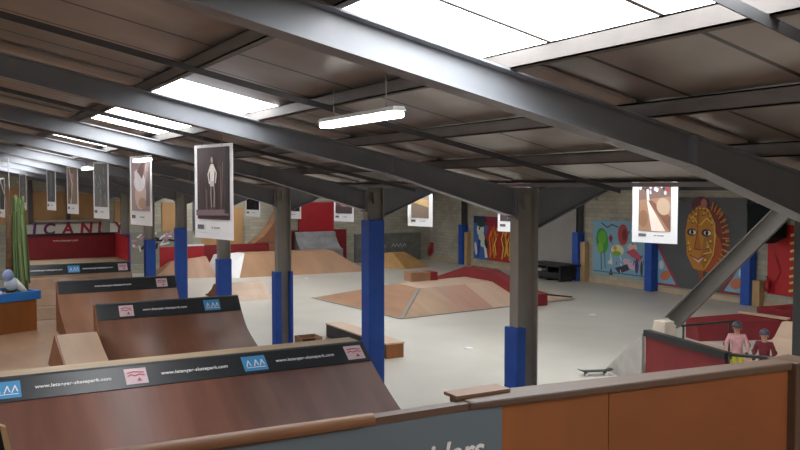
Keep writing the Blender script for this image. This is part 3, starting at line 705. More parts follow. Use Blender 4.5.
a.poly([(cx - .2, cy - 1.3), (cx + .1, cy - 1.3), (cx + .08, cy - 1.8), (cx - .08, cy - 1.8)], pc(150, 80, 50))
dk = pc(128, 62, 36)
for k in range(9):
    t_ = R(20 + 16 * k); a.stroke([(cx + .62 * math.cos(t_) - .1, cy + .3 + .95 * math.sin(t_)), (cx + .72 * math.cos(t_) - .1, cy + .3 + 1.06 * math.sin(t_))], .05, dk)
for u, v in ((-.7, -.2), (-.6, -.45), (.3, -.3), (.45, -.05), (.2, -.85), (-.3, 1.05), (.1, 1.1), (-.45, .75)):
    a.ell(cx + u, cy + v, .06, .05, pc(232, 186, 70)); a.stroke([(cx + u - .1, cy + v - .1), (cx + u + .1, cy + v - .06)], .03, dk)
a.stroke([(cx - .2, cy + 1.2), (cx - .22, cy + .5)], .04, dk); a.stroke([(cx + .5, cy + .9), (cx + .72, cy + .2), (cx + .6, cy - .6), (cx + .2, cy - 1.2)], .04, pc(230, 190, 80))
for k in range(14):
    t_ = R(-60 + 135 * k / 13); x0_, y0_ = cx + .3 + .78 * math.cos(t_), cy + .05 + 1.25 * math.sin(t_)
    a.stroke([(x0_, y0_), (x0_ + .3 * math.cos(t_), y0_ + .3 * math.sin(t_))], .055, pc(214, 140, 52))
tag(obj('mural_panel', a.mb), 'dark grey mural panel with a golden sun face and spiky rays', 'mural', 'mural panels on the right wall')
# red mural
a = mural('m4', 20.85, 17.9, .52, 3.2, '', pc(186, 30, 36)); ye = pc(216, 196, 110)
for v in (2.1, 1.5, .85, .3):
    a.stroke([(1.0, v + .2), (1.25, v + .28), (1.2, v - .05), (.98, v - .1)], .09, ye); a.stroke([(1.5, v + .3), (1.4, v), (1.62, v - .2)], .09, ye); a.stroke([(1.75, v + .1), (1.7, v - .2)], .07, pc(236, 226, 190))
a.stroke([(.3, .4), (.6, .9), (.35, 1.5)], .05, pc(150, 24, 30))
a.ell(1.6, 2.4, .1, .16, pc(236, 230, 226)); a.stroke([(2.2, 2.4), (2.1, .3)], .12, ye)
tag(obj('mural_panel', a.mb), 'red mural panel with yellow characters at the right edge', 'mural', 'mural panels on the right wall')

t = thing('loudspeaker', 'large dark loudspeaker hung high on the wall column right of the sun face', 'speaker', (27.5, 20.4, 2.5))
mb = MB(); mb.prism([(19.9, 2.75), (20.4, 2.5), (20.75, 2.65), (20.95, 4.0), (19.85, 4.0)], 'x', 26.95, 27.9); obj('cabinet', mb, DKGREEN, t, True, .02)
mb = MB(); mb.box(27.9, 28.19, 20.3, 20.5, 3.2, 3.3); obj('bracket', mb, STEEL_D, t, True)
for (y, z, l) in ((45.6, .25, 'in the far right corner of the hall'), (20.7, .62, 'right of the sun face mural')):
    t = thing('fire_extinguisher', 'red fire extinguisher on the wall, ' + l, 'extinguisher', (28.0 if z < .4 else 27.95, y, z))
    mb = MB(); mb.tube((0, 0, 0), (0, 0, .42), .09); mb.ell((0, 0, .42), (.09, .09, .07), None, 12, 5, 0, .5); obj('cylinder', mb, REDL, t)
    mb = MB(); mb.tube((0, 0, .48), (0, 0, .56), .025); mb.bar((-.02, 0, .57), (-.14, 0, .6), .03, .02); obj('valve', mb, BLACK, t)
    mb = MB(); mb.tube((-.03, 0, .5), (-.1, .07, .35), .012); mb.tube((-.1, .07, .35), (-.1, .08, .1), .012); obj('hose', mb, BLACK, t)
    if z > .4:
        mb = MB(); mb.box(.08, .168, -.03, .03, .2, .3); obj('bracket', mb, STEEL_D, t)
    if z < .4:
        mb = MB(); mb.box(.12, .16, -.22, .22, .15, .85); obj('backing_sign', mb, pc(170, 60, 56), t)

t = thing('bench', 'black bench against the mural wall, right of the bare near column', 'bench', (27.2, 32.6, 0))
mb = MB(); mb.box(26.7, 27.7, 31.3, 33.9, .12, .42); obj('seat', mb, BLACK, t, True, .03)
mb = MB(); mb.box(26.55, 27.9, 31.15, 34.0, .72, .82); obj('top_shelf', mb, BLACK, t, True, .02)
mb = MB(); mb.box(27.5, 27.8, 31.3, 33.9, .42, .72); obj('back', mb, BLACK, t, True)
for y in (31.35, 32.3, 33.75):
    mb = MB(); mb.box(26.75, 27.5, y, y + .12, 0, .72); obj('leg', mb, BLACK, t, True)
for (y, z, w, l) in ((33.2, .5, .7, 'upper'), (33.1, .2, .75, 'lower')):
    mb = MB(); mb.box(26.2, 26.5, y - w / 2, y + w / 2, 0, .2) if l == 'lower' else mb.box(26.72, 27.4, y - w / 2, y + w / 2, .42, .56)
    tag(obj('paper_stack', mb, PAPER), '%s white paper stack at the black bench' % l, 'papers')

# ------------------------------------------------------------------ posters hanging in two lines
def poster(x, y, zbot, ang, label, kind, w=1.15, h=1.45, cord=None, group='posters hanging in the near bay'):
    sa, ca = math.sin(R(ang)), math.cos(R(ang))
    cx, cy_ = x - sa * w / 2, y + ca * w / 2              # (x, y) is the near edge
    t = thing('hanging_poster', label, 'poster', (cx, cy_, zbot), -R(90 - ang), group)
    mb = MB(); n = 8; k = mb.mi(PAPER)                     # slightly bowed sheet
    for i in range(n):
        u0, u1 = -w / 2 + w * i / n, -w / 2 + w * (i + 1) / n
        b0, b1 = .012 * math.sin(math.pi * i / n), .012 * math.sin(math.pi * (i + 1) / n)
        mb.hexa([(u0, b0, 0), (u1, b1, 0), (u1, b1 + .004, 0), (u0, b0 + .004, 0), (u0, b0, h), (u1, b1, h), (u1, b1 + .004, h), (u0, b0 + .004, h)], PAPER)
    obj('sheet', mb, None, t)
    mx, bt, tp = (.17, .27, .04) if kind in ('ramp', 'land') else (.09, .3, .05)
    pw, ph = w - 2 * mx, h - bt - tp
    a = Art((-w / 2 + mx, -.004, bt), (1, 0, 0), (0, 0, 1), .0008)
    rd = random.Random(hash(kind) % 1000 if False else len(label))
    if kind == 'grove':
        a.board(pw, ph, .0005, pc(66, 50, 52))
        for i in range(26):
            u = rd.uniform(.05, .93) * pw
            a.stroke([(u, .14), (u + rd.uniform(-.04, .04), rd.uniform(.4, .8) * ph)], .02, pc(*rd.choice([(100, 84, 80), (48, 38, 40), (120, 104, 96), (84, 66, 66)])))
        a.poly([(0, .05), (pw, .07), (pw, .16), (0, .14)], pc(112, 92, 96)); a.poly([(pw * .88, .1), (pw, .1), (pw, ph), (pw * .93, ph)], pc(40, 34, 36))
        wf = pc(222, 214, 210)
        g2 = pc(150, 136, 132); fx, fy = pw * .52, ph * .55
        a.stroke([(fx - .03, fy), (fx - .05, fy - .2), (fx - .03, .2)], .035, g2); a.stroke([(fx + .03, fy), (fx + .06, fy - .2), (fx + .05, .2)], .035, g2)
        a.poly([(fx - .06, fy - .02), (fx + .06, fy - .02), (fx + .075, fy + .15), (fx + .04, fy + .24), (fx - .04, fy + .24), (fx - .07, fy + .15)], wf)
        a.stroke([(fx - .05, fy + .2), (fx - .12, fy + .08), (fx - .08, fy - .05)], .03, wf); a.stroke([(fx + .05, fy + .2), (fx + .13, fy + .1), (fx + .1, fy - .04)], .03, wf)
        a.ell(fx, fy + .3, .035, .048, pc(186, 160, 150)); a.poly([(fx - .06, fy - .1), (fx + .06, fy - .1), (fx + .06, fy - .02), (fx - .06, fy - .02)], pc(196, 184, 182))
    elif kind == 'pale':
        a.board(pw, ph, .0005, pc(150, 132, 128)); a.ell(pw * .5, ph * .3, .3, .3, pc(196, 170, 160)); a.ell(pw * .45, ph * .55, .3, .2, pc(216, 208, 214)); a.ell(pw * .3, ph * .62, .1, .24, pc(220, 216, 220), 20)
        a.poly([(pw * .35, ph * .75), (pw * .65, ph * .98), (pw * .8, ph * .9), (pw * .6, ph * .6)], pc(100, 72, 70)); a.ell(pw * .2, ph * .85, .1, .1, pc(176, 120, 140)); a.poly([(pw * .8, ph * .1), (pw, ph * .1), (pw, ph), (pw * .85, ph)], pc(110, 96, 100)); a.ell(pw * .6, ph * .15, .2, .12, pc(170, 140, 120))
    elif kind == 'grey':
        a.board(pw, ph, .0005, pc(96, 98, 98))
        for i in range(14):
            u, v = rd.uniform(.1, .9) * pw, rd.uniform(.1, .9) * ph; a.stroke([(u, v), (u + rd.uniform(-.15, .15), v + rd.uniform(-.25, .25))], .05, pc(*rd.choice([(60, 62, 62), (140, 140, 138), (116, 112, 106)])))
    elif kind == 'warm':
        a.board(pw, ph, .0005, pc(120, 104, 84))
        a.stroke([(pw * .2, ph * .95), (pw * .5, ph * .55), (pw * .35, .05)], .1, pc(206, 200, 196)); a.stroke([(pw * .7, ph * .9), (pw * .6, .1)], .08, pc(170, 120, 80)); a.ell(pw * .5, ph * .75, .12, .1, pc(190, 130, 170)); a.ell(pw * .3, ph * .3, .12, .2, pc(86, 66, 54))
    elif kind == 'dark':
        a.board(pw, ph, .0005, pc(52, 52, 54)); a.ell(pw * .5, ph * .5, .14, .4, pc(86, 84, 84)); a.ell(pw * .5, ph * .85, .07, .08, pc(110, 104, 100)); a.stroke([(pw * .3, .1), (pw * .5, ph * .4)], .06, pc(74, 74, 74))
    elif kind == 'black':
        a.board(pw, ph, .0005, pc(24, 24, 28)); a.stroke([(pw * .6, ph * .95), (pw * .7, .1)], .06, pc(70, 74, 90)); a.ell(pw * .4, ph * .5, .12, .25, pc(44, 46, 52))
    elif kind == 'ramp':
        a.board(pw, ph, .0005, pc(150, 116, 92)); a.poly([(0, ph * .62), (pw, ph * .7), (pw, ph), (0, ph)], pc(118, 92, 84))
        a.poly([(pw * .3, ph * .6), (pw, .0), (pw, ph * .3), (pw * .42, ph * .62)], pc(116, 78, 62)); a.poly([(pw * .42, .0), (pw * .86, .0), (pw * .4, ph * .5), (pw * .3, ph * .62), (pw * .26, ph * .6)], pc(222, 200, 190))
        a.ell(pw * .78, ph * .5, .17, .2, pc(176, 152, 130), 20); a.ell(pw * .15, ph * .25, .12, .2, pc(132, 96, 72))
        for i in range(26):
            u, v = rd.uniform(.04, .96) * pw, rd.uniform(.76, .97) * ph; a.ell(u, v, .035, .05, pc(*rd.choice([(220, 220, 226), (150, 60, 60), (90, 90, 110), (60, 50, 52), (200, 196, 200)])), 0, 8)
        a.poly([(pw * .28, ph * .62), (pw * .36, ph * .62), (pw * .33, ph * .84), (pw * .26, ph * .84)], pc(226, 222, 224)); a.ell(pw * .3, ph * .88, .03, .04, pc(70, 50, 46))
    elif kind == 'land':
        a.board(pw, ph, .0005, pc(150, 140, 130)); a.poly([(0, 0), (pw, 0), (pw, ph * .35), (0, ph * .5)], pc(120, 104, 90)); a.poly([(0, ph * .45), (pw, ph * .3), (pw, ph * .5), (0, ph * .6)], pc(190, 158, 110)); a.ell(pw * .75, ph * .75, .14, .2, pc(110, 96, 106)); a.ell(pw * .3, ph * .75, .2, .2, pc(176, 172, 172))
    elif kind == 'red':
        a.board(pw, ph, .0005, pc(110, 80, 80)); a.ell(pw * .5, ph * .5, .25, .35, pc(160, 116, 110)); a.poly([(0, 0), (pw, 0), (pw, .2), (0, .3)], pc(70, 56, 60))
    obj('photo_print', a.mb, None, t)
    a = Art((-w / 2 + mx, -.004, .1), (1, 0, 0), (0, 0, 1), .0008)
    a.poly([(.0, .04), (.2, .04), (.2, .11), (.0, .11)], pc(96, 92, 94))
    for u in (.34, .45, .54, .62): a.poly([(pw * .2 + u * .7, .06), (pw * .2 + u * .7 + .05, .06), (pw * .2 + u * .7 + .05, .085), (pw * .2 + u * .7, .085)], pc(150, 148, 150))
    obj('caption', a.mb, None, t)
    top = (zt(cx) + SH - zbot) if cord is None else cord
    for u in (-w * .3, w * .22):
        mb = MB(); mb.tube((u, .006, h - .02), (u, .006, top), .006, None, 6); obj('hanging_cord', mb, CORD, t)
    return t
Z1 = 3.82
poster(3.9, 11.9, Z1, 13, 'largest hanging poster, dark print of a white figure among stems', 'grove')
poster(3.93, 17.2, Z1, 10, 'pale pinkish portrait poster, second from the largest one', 'pale')
poster(3.88, 21.6, Z1, 9, 'grey toned hanging poster, third in the near line', 'grey')
poster(3.82, 26.1, Z1, 8, 'warm toned hanging poster with a pale streak, fourth in the near line', 'warm')
poster(3.78, 30.8, Z1, 8, 'dark toned hanging poster, fifth in the near line above the white letters board', 'dark')
poster(2.33, 33.0, Z1 - .3, 4, 'dark hanging poster at the extreme left edge beside the green palm', 'dark')
poster(3.35, 36.2, Z1 - .1, 8, 'small distant hanging poster just right of the green palm top', 'grey')
Z2 = 3.37; G2 = 'posters hanging in the far bay'
poster(14.55, 13.1, Z2 - .03, 13, 'large hanging poster of a pale track and crowd, left of the sun face', 'ramp', group=G2)
poster(14.3, 18.05, Z2, 13, 'poster mostly hidden behind the bare near column', 'red', group=G2)
poster(13.8, 22.3, Z2, 13, 'hanging poster of a pale landscape, left of the red and blue mural', 'land', group=G2)
poster(13.3, 26.9, Z2, 13, 'hanging poster with a pinkish print in front of the tall red panel', 'red', group=G2)
poster(12.8, 30.6, Z2, 13, 'hanging poster with a near black print left of the tall red panel', 'black', group=G2)
poster(12.15, 33.5, Z2, 13, 'smallest far hanging poster, black print, right of the largest poster', 'black', group=G2)

# ------------------------------------------------------------------ planter with palm at the left
t = thing('planter_box', 'tall brown wooden box with a bright blue rim at the left edge', 'planter', (2.2, 28.7, 0), R(24))
mb = MB(); mb.box(-1.6, .78, -.02, 1.5, 0, 1.02); obj('body', mb, ORWOOD, t, bevel=.01)
mb = MB(); mb.box(-1.66, .9, -.09, .0, 1.02, 1.3); mb.box(-1.66, .9, 1.46, 1.56, 1.02, 1.3); mb.box(.8, .9, 0, 1.46, 1.02, 1.3); mb.box(-1.66, -1.56, 0, 1.46, 1.02, 1.3)
obj('rim', mb, mat('bright_blue_vinyl', srgb(44, 124, 206), .4, 0, .05, 2), t, bevel=.02)
mb = MB(); mb.box(-1.56, .8, 0, 1.46, 1.02, 1.12); obj('fill', mb, pc(150, 146, 120), t)
t = thing('artificial_palm', 'tall green drooping artificial palm above the blue rimmed box', 'plant', (2.33, 29.5, 1.12))
mb = MB(); mb.tube((-.15, .05, 0), (-.12, .05, 2.6), .13, None, 10, .1); obj('trunk', mb, mat('palm_trunk', srgb(104, 78, 52), .8, 0, .25, 6), t)
mb = MB(); mb.tube((-.55, .1, 0), (-.5, .1, 2.2), .1, None, 10, .08); obj('trunk', mb, MATS['palm_trunk'], t)
random.seed(5)
mb = MB(); gm = [pc(112, 140, 84), pc(142, 166, 108), pc(80, 110, 66), pc(168, 182, 136)]
for i in range(46):
    x, y = random.uniform(-.06, .42), random.uniform(-.25, .25); zt_, zb_ = random.uniform(2.5, 3.25), random.uniform(.1, 1.0); w = random.uniform(.03, .07)
    m = random.choice(gm); xt = .12 + (x - .12) * .75
    pts = [(xt, y * .5, zt_), (xt + (x - xt) * .6, y * .8, (zt_ + zb_) / 2), (x + .04, y, zb_)]
    for (p, q) in ((pts[0], pts[1]), (pts[1], pts[2])):
        mb.bar(p, q, w, .008, m, (0.3, 1, 0))
obj('fronds', mb, None, t)
mb = MB(); mb.tube((-.1, 0, 2.6), (-.55, 0, 4.5), .015, None, 6); obj('support_cord', mb, CORD, t)
mb = MB(); mb.tube((-.1, 0, 2.6), (-.12, 0, 4.45), .015, None, 6); obj('support_cord', mb, CORD, t)
mb = MB(); lb = pc(150, 170, 216)
mb.ell((2.1, 29.0, 1.82), (.17, .14, .2), lb); mb.ell((2.2, 29.05, 1.55), (.22, .16, .22), pc(200, 210, 224)); mb.tube((2.3, 29.05, 1.6), (2.62, 29.1, 1.24), .12, pc(226, 222, 218), 10, .08)
tag(obj('cloth_bundle', mb), 'pale blue and white bundle on the blue rimmed box below the palm', 'bundle')
mb = MB(); mb.ell((1.75, 28.95, 1.24), (.2, .2, .16), pc(214, 206, 190)); mb.ell((1.95, 28.9, 1.2), (.12, .12, .12), pc(180, 140, 150)); mb.ell((2.15, 28.95, 1.18), (.14, .14, .1), pc(70, 100, 70))
tag(obj('ornament_heap', mb), 'small heap of pale and green ornaments behind the blue rim', 'ornaments')

# ------------------------------------------------------------------ right: red box, brace, rail, children
t = thing('ramp_side_wall', 'dark red plywood ramp side with a black cap behind the barrier', 'ramp', (14, 12.3, 0))
p0, p1 = Vector((14.3, 13.7, 0)), Vector((13.72, 11.05, 0)); dd = (p1 - p0).normalized(); nn = Vector((dd.y, -dd.x, 0))
def wallseg(z0, z1, th, ext=0):
    mb = MB(); a, b = p0 - dd * ext, p1 + dd * ext
    q = [a - nn * th, b - nn * th, b + nn * th, a + nn * th]
    mb.hexa([(v.x, v.y, z0) for v in q] + [(v.x, v.y, z1) for v in q]); return mb
obj('red_board', wallseg(0, 1.2, .05), RED, t, True)
obj('black_cap', wallseg(1.2, 1.34, .09, .04), BLACK, t, True)
mb = MB(); mb.hexa([(14.22, 13.8, 0), (14.75, 15.6, 0), (14.85, 15.6, 0), (14.32, 13.8, 0), (14.22, 13.8, 1.25), (14.75, 15.55, .03), (14.85, 15.55, .03), (14.32, 13.8, 1.25)]); obj('sloped_panel', mb, mat('pale_grey_ply', srgb(176, 172, 166), .6, 0, .1, 3), t, True)
t2 = thing('handrail', 'thin dark handrail running on from the black cap past the children', 'rail', (13.9, 10.5, 0))
mb = MB(); mb.tube((13.72, 11.0, 1.3), (14.45, 10.0, 1.3), .035); obj('top_rail', mb, BLACK, t2, True)
mb = MB(); mb.tube((14.45, 10.0, 0), (14.45, 10.0, 1.3), .03); obj('post', mb, BLACK, t2, True)
mb = MB(); mb.tube((13.72, 11.0, 0), (13.72, 11.0, 1.3), .03); obj('post', mb, BLACK, t2, True)
t = thing('concrete_pedestal', 'pale tapered concrete pedestal under the raking steel brace', 'pedestal', (14.75, 14.3, 0))
mb = MB(); mb.hexa([(14.5, 13.45, 0), (15.25, 13.45, 0), (15.25, 14.1, 0), (14.5, 14.1, 0), (14.75, 13.6, 1.5), (15.05, 13.6, 1.5), (15.05, 13.95, 1.5), (14.75, 13.95, 1.5)]); obj('block', mb, CONC, t, True, .02)
mb = MB(); b0, b1 = Vector((15.1, 13.7, 1.46)), Vector((16.75, 10.1, 5.9))
d_ = (b1 - b0).normalized(); s_ = d_.cross(Vector((0, 0, 1))).normalized(); u_ = s_.cross(d_)
def plank(c, w, h):
    return [b0 + s_ * (c[0] - w / 2) + u_ * (c[1] - h / 2), b0 + s_ * (c[0] + w / 2) + u_ * (c[1] - h / 2), b1 + s_ * (c[0] + w / 2) + u_ * (c[1] - h / 2), b1 + s_ * (c[0] - w / 2) + u_ * (c[1] - h / 2),
            b0 + s_ * (c[0] - w / 2) + u_ * (c[1] + h / 2), b0 + s_ * (c[0] + w / 2) + u_ * (c[1] + h / 2), b1 + s_ * (c[0] + w / 2) + u_ * (c[1] + h / 2), b1 + s_ * (c[0] - w / 2) + u_ * (c[1] + h / 2)]
mb.hexa(plank((0, .17), .3, .03)); mb.hexa(plank((0, -.17), .3, .03)); mb.hexa(plank((0, 0), .03, .31))
tag(obj('steel_brace', mb, mat('brownish_grey_steel', srgb(98, 93, 88), 0.6, 0, .1, 2)), 'raking grey steel brace leaning up to the right from the pedestal', 'brace')
t = thing('grind_rail', 'thin dark steel rail standing behind the children', 'rail', (16.6, 14, 0))
mb = MB(); mb.tube((15.8, 14.05, 1.26), (17.6, 13.9, 1.26), .03); obj('bar', mb, BLACK, t, True)
for x in (15.85, 17.5):
    mb = MB(); mb.tube((x, 14.04, .02), (x, 14.04, 1.26), .025); obj('leg', mb, BLACK, t, True)
t = thing('low_ledge', 'long low dark red box with a pale coping beyond the children', 'ledge', (21.5, 17, 0))
mb = MB(); mb.hexa([(20.0, 17.1, 0), (22.6, 16.0, 0), (22.9, 17.5, 0), (20.2, 17.8, 0), (20.1, 17.3, .55), (22.6, 16.3, .55), (22.9, 17.5, .6), (20.2, 17.8, .6)]); obj('body', mb, RED, t, True)
mb = MB(); mb.bar((22.5, 17.65, .64), (22.75, 16.1, .6), .22, .06); obj('coping', mb, PLY_PALE, t, True)
mb = MB(); mb.hexa([(23.0, 15.1, 0), (26.6, 14.4, 0), (26.6, 17.0, 0), (23.0, 17.4, 0), (23.2, 15.6, .8), (26.6, 15.0, .8), (26.6, 17.0, .8), (23.0, 17.4, .8)])
tag(obj('low_ledge', mb, RED), 'dark red box at the right edge, farthest behind the children', 'ledge')
t = thing('quarter_pipe', 'pale plywood quarter pipe with a black edge behind the children', 'ramp', (18.2, 13, 0))
S = [(16.75, .02), (17.2, .06), (17.8, .2), (18.3, .45), (18.8, .78), (19.1, 1.15), (19.3, 1.15), (19.3, 0), (16.75, 0)]
mb = MB(); mb.prism(S, 'y', 11.35, 13.7); obj('riding_surface', mb, PLY_PALE, t, True)
mb = MB(); mb.prism([(x, z + .02) for x, z in S[:7]] + [(19.3, 1.0), (18.95, .95), (18.6, .6), (18.1, .28), (17.4, .08), (16.8, 0)], 'y', 11.28, 11.35); obj('black_edge', mb, BLACK, t, True)

SKIN = mat('skin', srgb(206, 158, 132), .55)
def skin_mesh(name, chains, m, parent, loc=None):
    """chains: list of [(point, radius), ...]; first point of later chains may repeat an existing point"""
    me = bpy.data.meshes.new(name); V, E, Rr = [], [], []
    idx = {}
    for ch in chains:
        prev = None
        for p, r in ch:
            key = tuple(round(c, 4) for c in p)
            if key not in idx: idx[key] = len(V); V.append(p); Rr.append(r)
            i = idx[key]
            if prev is not None and (prev, i) not in E: E.append((prev, i))
            prev = i
    me.from_pydata(V, E, []); me.materials.append(m)
    o = bpy.data.objects.new(name, me); COL.objects.link(o); o.parent = parent
    sk = o.modifiers.new('skin', 'SKIN'); sk.use_smooth_shade = True
    if not me.skin_vertices: me.skin_vertices.new()
    for i, r in enumerate(Rr):
        me.skin_vertices[0].data[i].radius = (r, r) if not isinstance(r, tuple) else r
        me.skin_vertices[0].data[i].use_root = (i == 0)
    ss = o.modifiers.new('sub', 'SUBSURF'); ss.levels = 1; ss.render_levels = 2
    return o
def child(loc, rz, H, label, top_m, leg_m, helmet_m, lean=0.0, pad_m=BLACK, armd=.12):
    s = H / 1.5
    t = thing('person', label, 'person', loc, rz, 'children by the red ramp')
    q = lambda x, y, z: (x * s, y * s, z * s)
    hipz, shz = .76, 1.2
    pelvis = q(0, 0, .82); chest = q(0, -lean * .7, 1.1); neck = q(0, -lean, 1.25); head0 = q(0, -lean - .02, 1.32); head1 = q(0, -lean - .025, 1.4)
    body = [[(pelvis, .105 * s), (q(0, -lean * .4, .96), .1 * s), (chest, (.13 * s, .1 * s)), (neck, .045 * s), (head0, .075 * s), (head1, .085 * s), (q(0, -lean - .02, 1.46), .06 * s)]]
    arms = {}; legs = {}
    for sx in (-1, 1):
        sh = q(sx * .155, -lean * .8, 1.18); el = q(sx * (.2 + armd), -lean * .6 - .02, .98); wr = q(sx * (.19 + armd * .7), -lean - .13, .83); pm = q(sx * (.185 + armd * .6), -lean - .16, .78)
        body.append([(chest, (.13 * s, .1 * s)), (sh, .052 * s), (el, .04 * s), (wr, .028 * s), (pm, .03 * s)])
        for f_ in range(4):                                  # four fingers of unequal length, curled
            L = (.05, .058, .055, .044)[f_]; ox = sx * (-.02 + .013 * f_)
            b_ = q(sx * (.185 + armd * .6) + ox, -lean - .172, .765); m_ = q(sx * (.185 + armd * .6) + ox, -lean - .18, .765 - L * .6); e_ = q(sx * (.185 + armd * .6) + ox, -lean - .168, .765 - L)
            body.append([(pm, .03 * s), (b_, .008), (m_, .008), (e_, .007)])
        th = q(sx * (.15 + armd * .6), -lean - .175, .785); body.append([(pm, .03 * s), (th, .009), (q(sx * (.14 + armd * .6), -lean - .19, .75), .008)])
        hp = q(sx * .08, 0, .76); kn = q(sx * .095, -.03, .42); an = q(sx * .1, .02, .08); to = q(sx * .11, -.13, .035)
        body.append([(pelvis, .105 * s), (hp, .075 * s), (kn, .052 * s), (an, .036 * s), (to, .03 * s)])
        arms[sx] = (sh, el, wr, pm); legs[sx] = (hp, kn, an, to)
    skin_mesh('body', body, SKIN, t)
    jersey = [[(q(0, 0, .72), .132 * s), (q(0, 0, .84), .136 * s), (q(0, -lean * .4, .96), .118 * s), (chest, (.15 * s, .118 * s)), (q(0, -lean * .95, 1.22), .07 * s)]]
    for sx in (-1, 1):
        sh, el, wr, _ = arms[sx]; jersey.append([(chest, (.15 * s, .118 * s)), (sh, .07 * s), (el, .052 * s), (tuple(el[i] * .35 + wr[i] * .65 for i in range(3)), .042 * s)])
    skin_mesh('top', jersey, top_m, t)
    tr = [[(q(0, 0, .9), .112 * s), (pelvis, .12 * s), (q(0, 0, .76), .12 * s)]]
    for sx in (-1, 1):
        hp, kn, an, _ = legs[sx]; tr.append([(pelvis, .12 * s), (hp, .095 * s), (kn, .07 * s), (tuple(kn[i] * .2 + an[i] * .8 for i in range(3)), .062 * s)])
    skin_mesh('trousers', tr, leg_m, t)
    for sx in (-1, 1):
        _, _, an, to = legs[sx]
        mb = MB(); mb.ell((an[0], (an[1] + to[1]) / 2, .045 * s), (.055 * s, .13 * s, .05 * s)); obj('shoe', mb, BLACK, t)
        _, el, wr, pm = arms[sx]
        mb = MB(); mb.ell((el[0], el[1] + .02, el[2]), (.065 * s, .05 * s, .07 * s)); obj('elbow_pad', mb, pad_m, t)
        mb = MB(); mb.tube(tuple(wr[i] for i in range(3)), tuple(wr[i] * .2 + pm[i] * .8 for i in range(3)), .04 * s, None, 10); obj('wrist_guard', mb, pad_m, t)
    hx = head1
    mb = MB(); mb.ell((0, hx[1] + .01, hx[2] + .015), (.118 * s, .135 * s, .125 * s), None, 18, 8, 0, .52); mb.ell((0, hx[1] - .09 * s, hx[2] + .03 * s), (.09 * s, .07 * s, .018 * s)); obj('helmet', mb, helmet_m, t)
    mb = MB(); mb.tube((-.1 * s, hx[1], hx[2]), (-.03 * s, hx[1] - .03, hx[2] - .12 * s), .007); obj('chin_strap', mb, BLACK, t)
    mb = MB(); mb.tube((.1 * s, hx[1], hx[2]), (.03 * s, hx[1] - .03, hx[2] - .12 * s), .007); obj('chin_strap', mb, BLACK, t)
    mb = MB(); f_y = hx[1] - .083 * s
    for sx in (-1, 1):
        mb.ell((sx * .03 * s, f_y, hx[2] - .02 * s), (.012 * s, .01 * s, .008 * s), BLACK); mb.ell((sx * .088 * s, hx[1], hx[2] - .03 * s), (.012 * s, .02 * s, .028 * s), SKIN)
    mb.ell((0, f_y - .008 * s, hx[2] - .045 * s), (.012 * s, .016 * s, .02 * s), SKIN); mb.ell((0, f_y + .004, hx[2] - .075 * s), (.025 * s, .008 * s, .006 * s), pc(170, 80, 80))
    obj('face', mb, None, t)
    mb = MB(); mb.ell((0, hx[1] + .045 * s, hx[2] - .05 * s), (.085 * s, .06 * s, .09 * s)); obj('hair', mb, pc(70, 50, 36), t)
    return t
child((16.1, 12.7, 0.02), R(-50), 1.5, 'child in a pale pink top, yellow trousers and dark helmet, left of the two', mat('pale_pink_top', srgb(214, 160, 164), .8, 0, .15, 12), mat('yellow_green_trousers', srgb(196, 196, 50), .8), mat('dark_helmet', srgb(46, 50, 62), .35), .06, BLACK, .03)
child((16.15, 12.0, 0.02), R(-62), 1.42, 'child in a dark red jacket and dark helmet, right of the two', mat('dark_red_jacket', srgb(110, 32, 44), .8, 0, .2, 10), mat('black_trousers', srgb(36, 36, 42), .8), mat('grey_helmet', srgb(60, 62, 76), .35), .08, BLACK, .02)
mb = MB(); mb.prism([(15.3, 11.0), (16.7, 10.6), (16.74, 14.2), (19.6, 14.4), (19.95, 17.0), (17.4, 16.2), (15.6, 13.9)], 'z', 0.0, .02)
tag(obj('floor_sheet', mb, PLY_PALE), 'pale plywood sheet on the floor where the children stand', 'board')

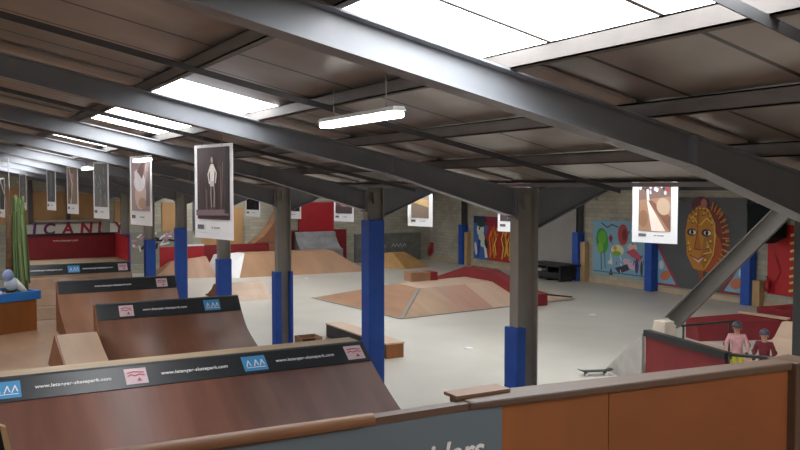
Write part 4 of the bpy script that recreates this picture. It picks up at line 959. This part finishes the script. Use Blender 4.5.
# small things on the floor
for (x, y, c, l) in ((13.37, 19.6, 'w', 'white round floor disc just right of the funbox front, nearest the camera'), (19.2, 17.5, 'w', 'white round floor disc left of the red ramp side'),
                     (20.8, 22.6, 'w', 'white round floor disc on the open floor right of the near column'), (16.6, 39.0, 'w', 'white round floor disc at the foot of the far tan bank')):
    mb = MB(); mb.tube((x, y, 0), (x, y, .03), .14, None, 16, .09)  # thin round disc laid flat on the floor
    tag(obj('floor_disc', mb, WHITE), l, 'marker')
mb = MB(); mb.tube((19.5, 17.2, 0), (19.5, 17.2, .03), .12, None, 16, .08)
tag(obj('floor_disc', mb, REDL), 'small red floor disc near the red ramp side', 'marker')
t = thing('skateboard', 'dark skateboard lying on the floor left of the sloped grey panel', 'skateboard', (14.15, 15.25, 0), R(-20))
mb = MB(); mb.prism([(-.42, .14), (-.3, .1), (.3, .1), (.42, .14), (.42, .155), (.3, .115), (-.3, .115), (-.42, .155)], 'y', -.1, .1); obj('deck', mb, BLACK, t)
for x in (-.25, .25):
    mb = MB(); mb.box(x - .02, x + .02, -.06, .06, .03, .1); tr = obj('truck', mb, STEEL_D, t)
    for sy in (-1, 1):
        mb = MB(); mb.tube((x, sy * .06, .03), (x, sy * .09, .03), .03); obj('wheel', mb, WHITE, tr)

# ------------------------------------------------------------------ camera, world, colour
F, CH, TH, P = 830.0, 4.6, R(29.5), math.atan(37 / 830.0)
cam = bpy.data.cameras.new('camera'); cam.sensor_width = 36; cam.lens = 36 * F / 800; cam.clip_end = 200
co = bpy.data.objects.new('camera', cam); COL.objects.link(co); co.location = (0, 0, CH)
co.rotation_euler = (R(90) - P, 0, -TH); SC.camera = co
w = bpy.data.worlds.new('world'); SC.world = w; w.use_nodes = True
w.node_tree.nodes['Background'].inputs[0].default_value = (.8, .87, 1, 1); w.node_tree.nodes['Background'].inputs[1].default_value = .6
SC.view_settings.view_transform = 'Standard'; SC.view_settings.look = 'None'; SC.view_settings.gamma = 1
SC.view_settings.exposure = 0.9; SC.view_settings.use_curve_mapping = False
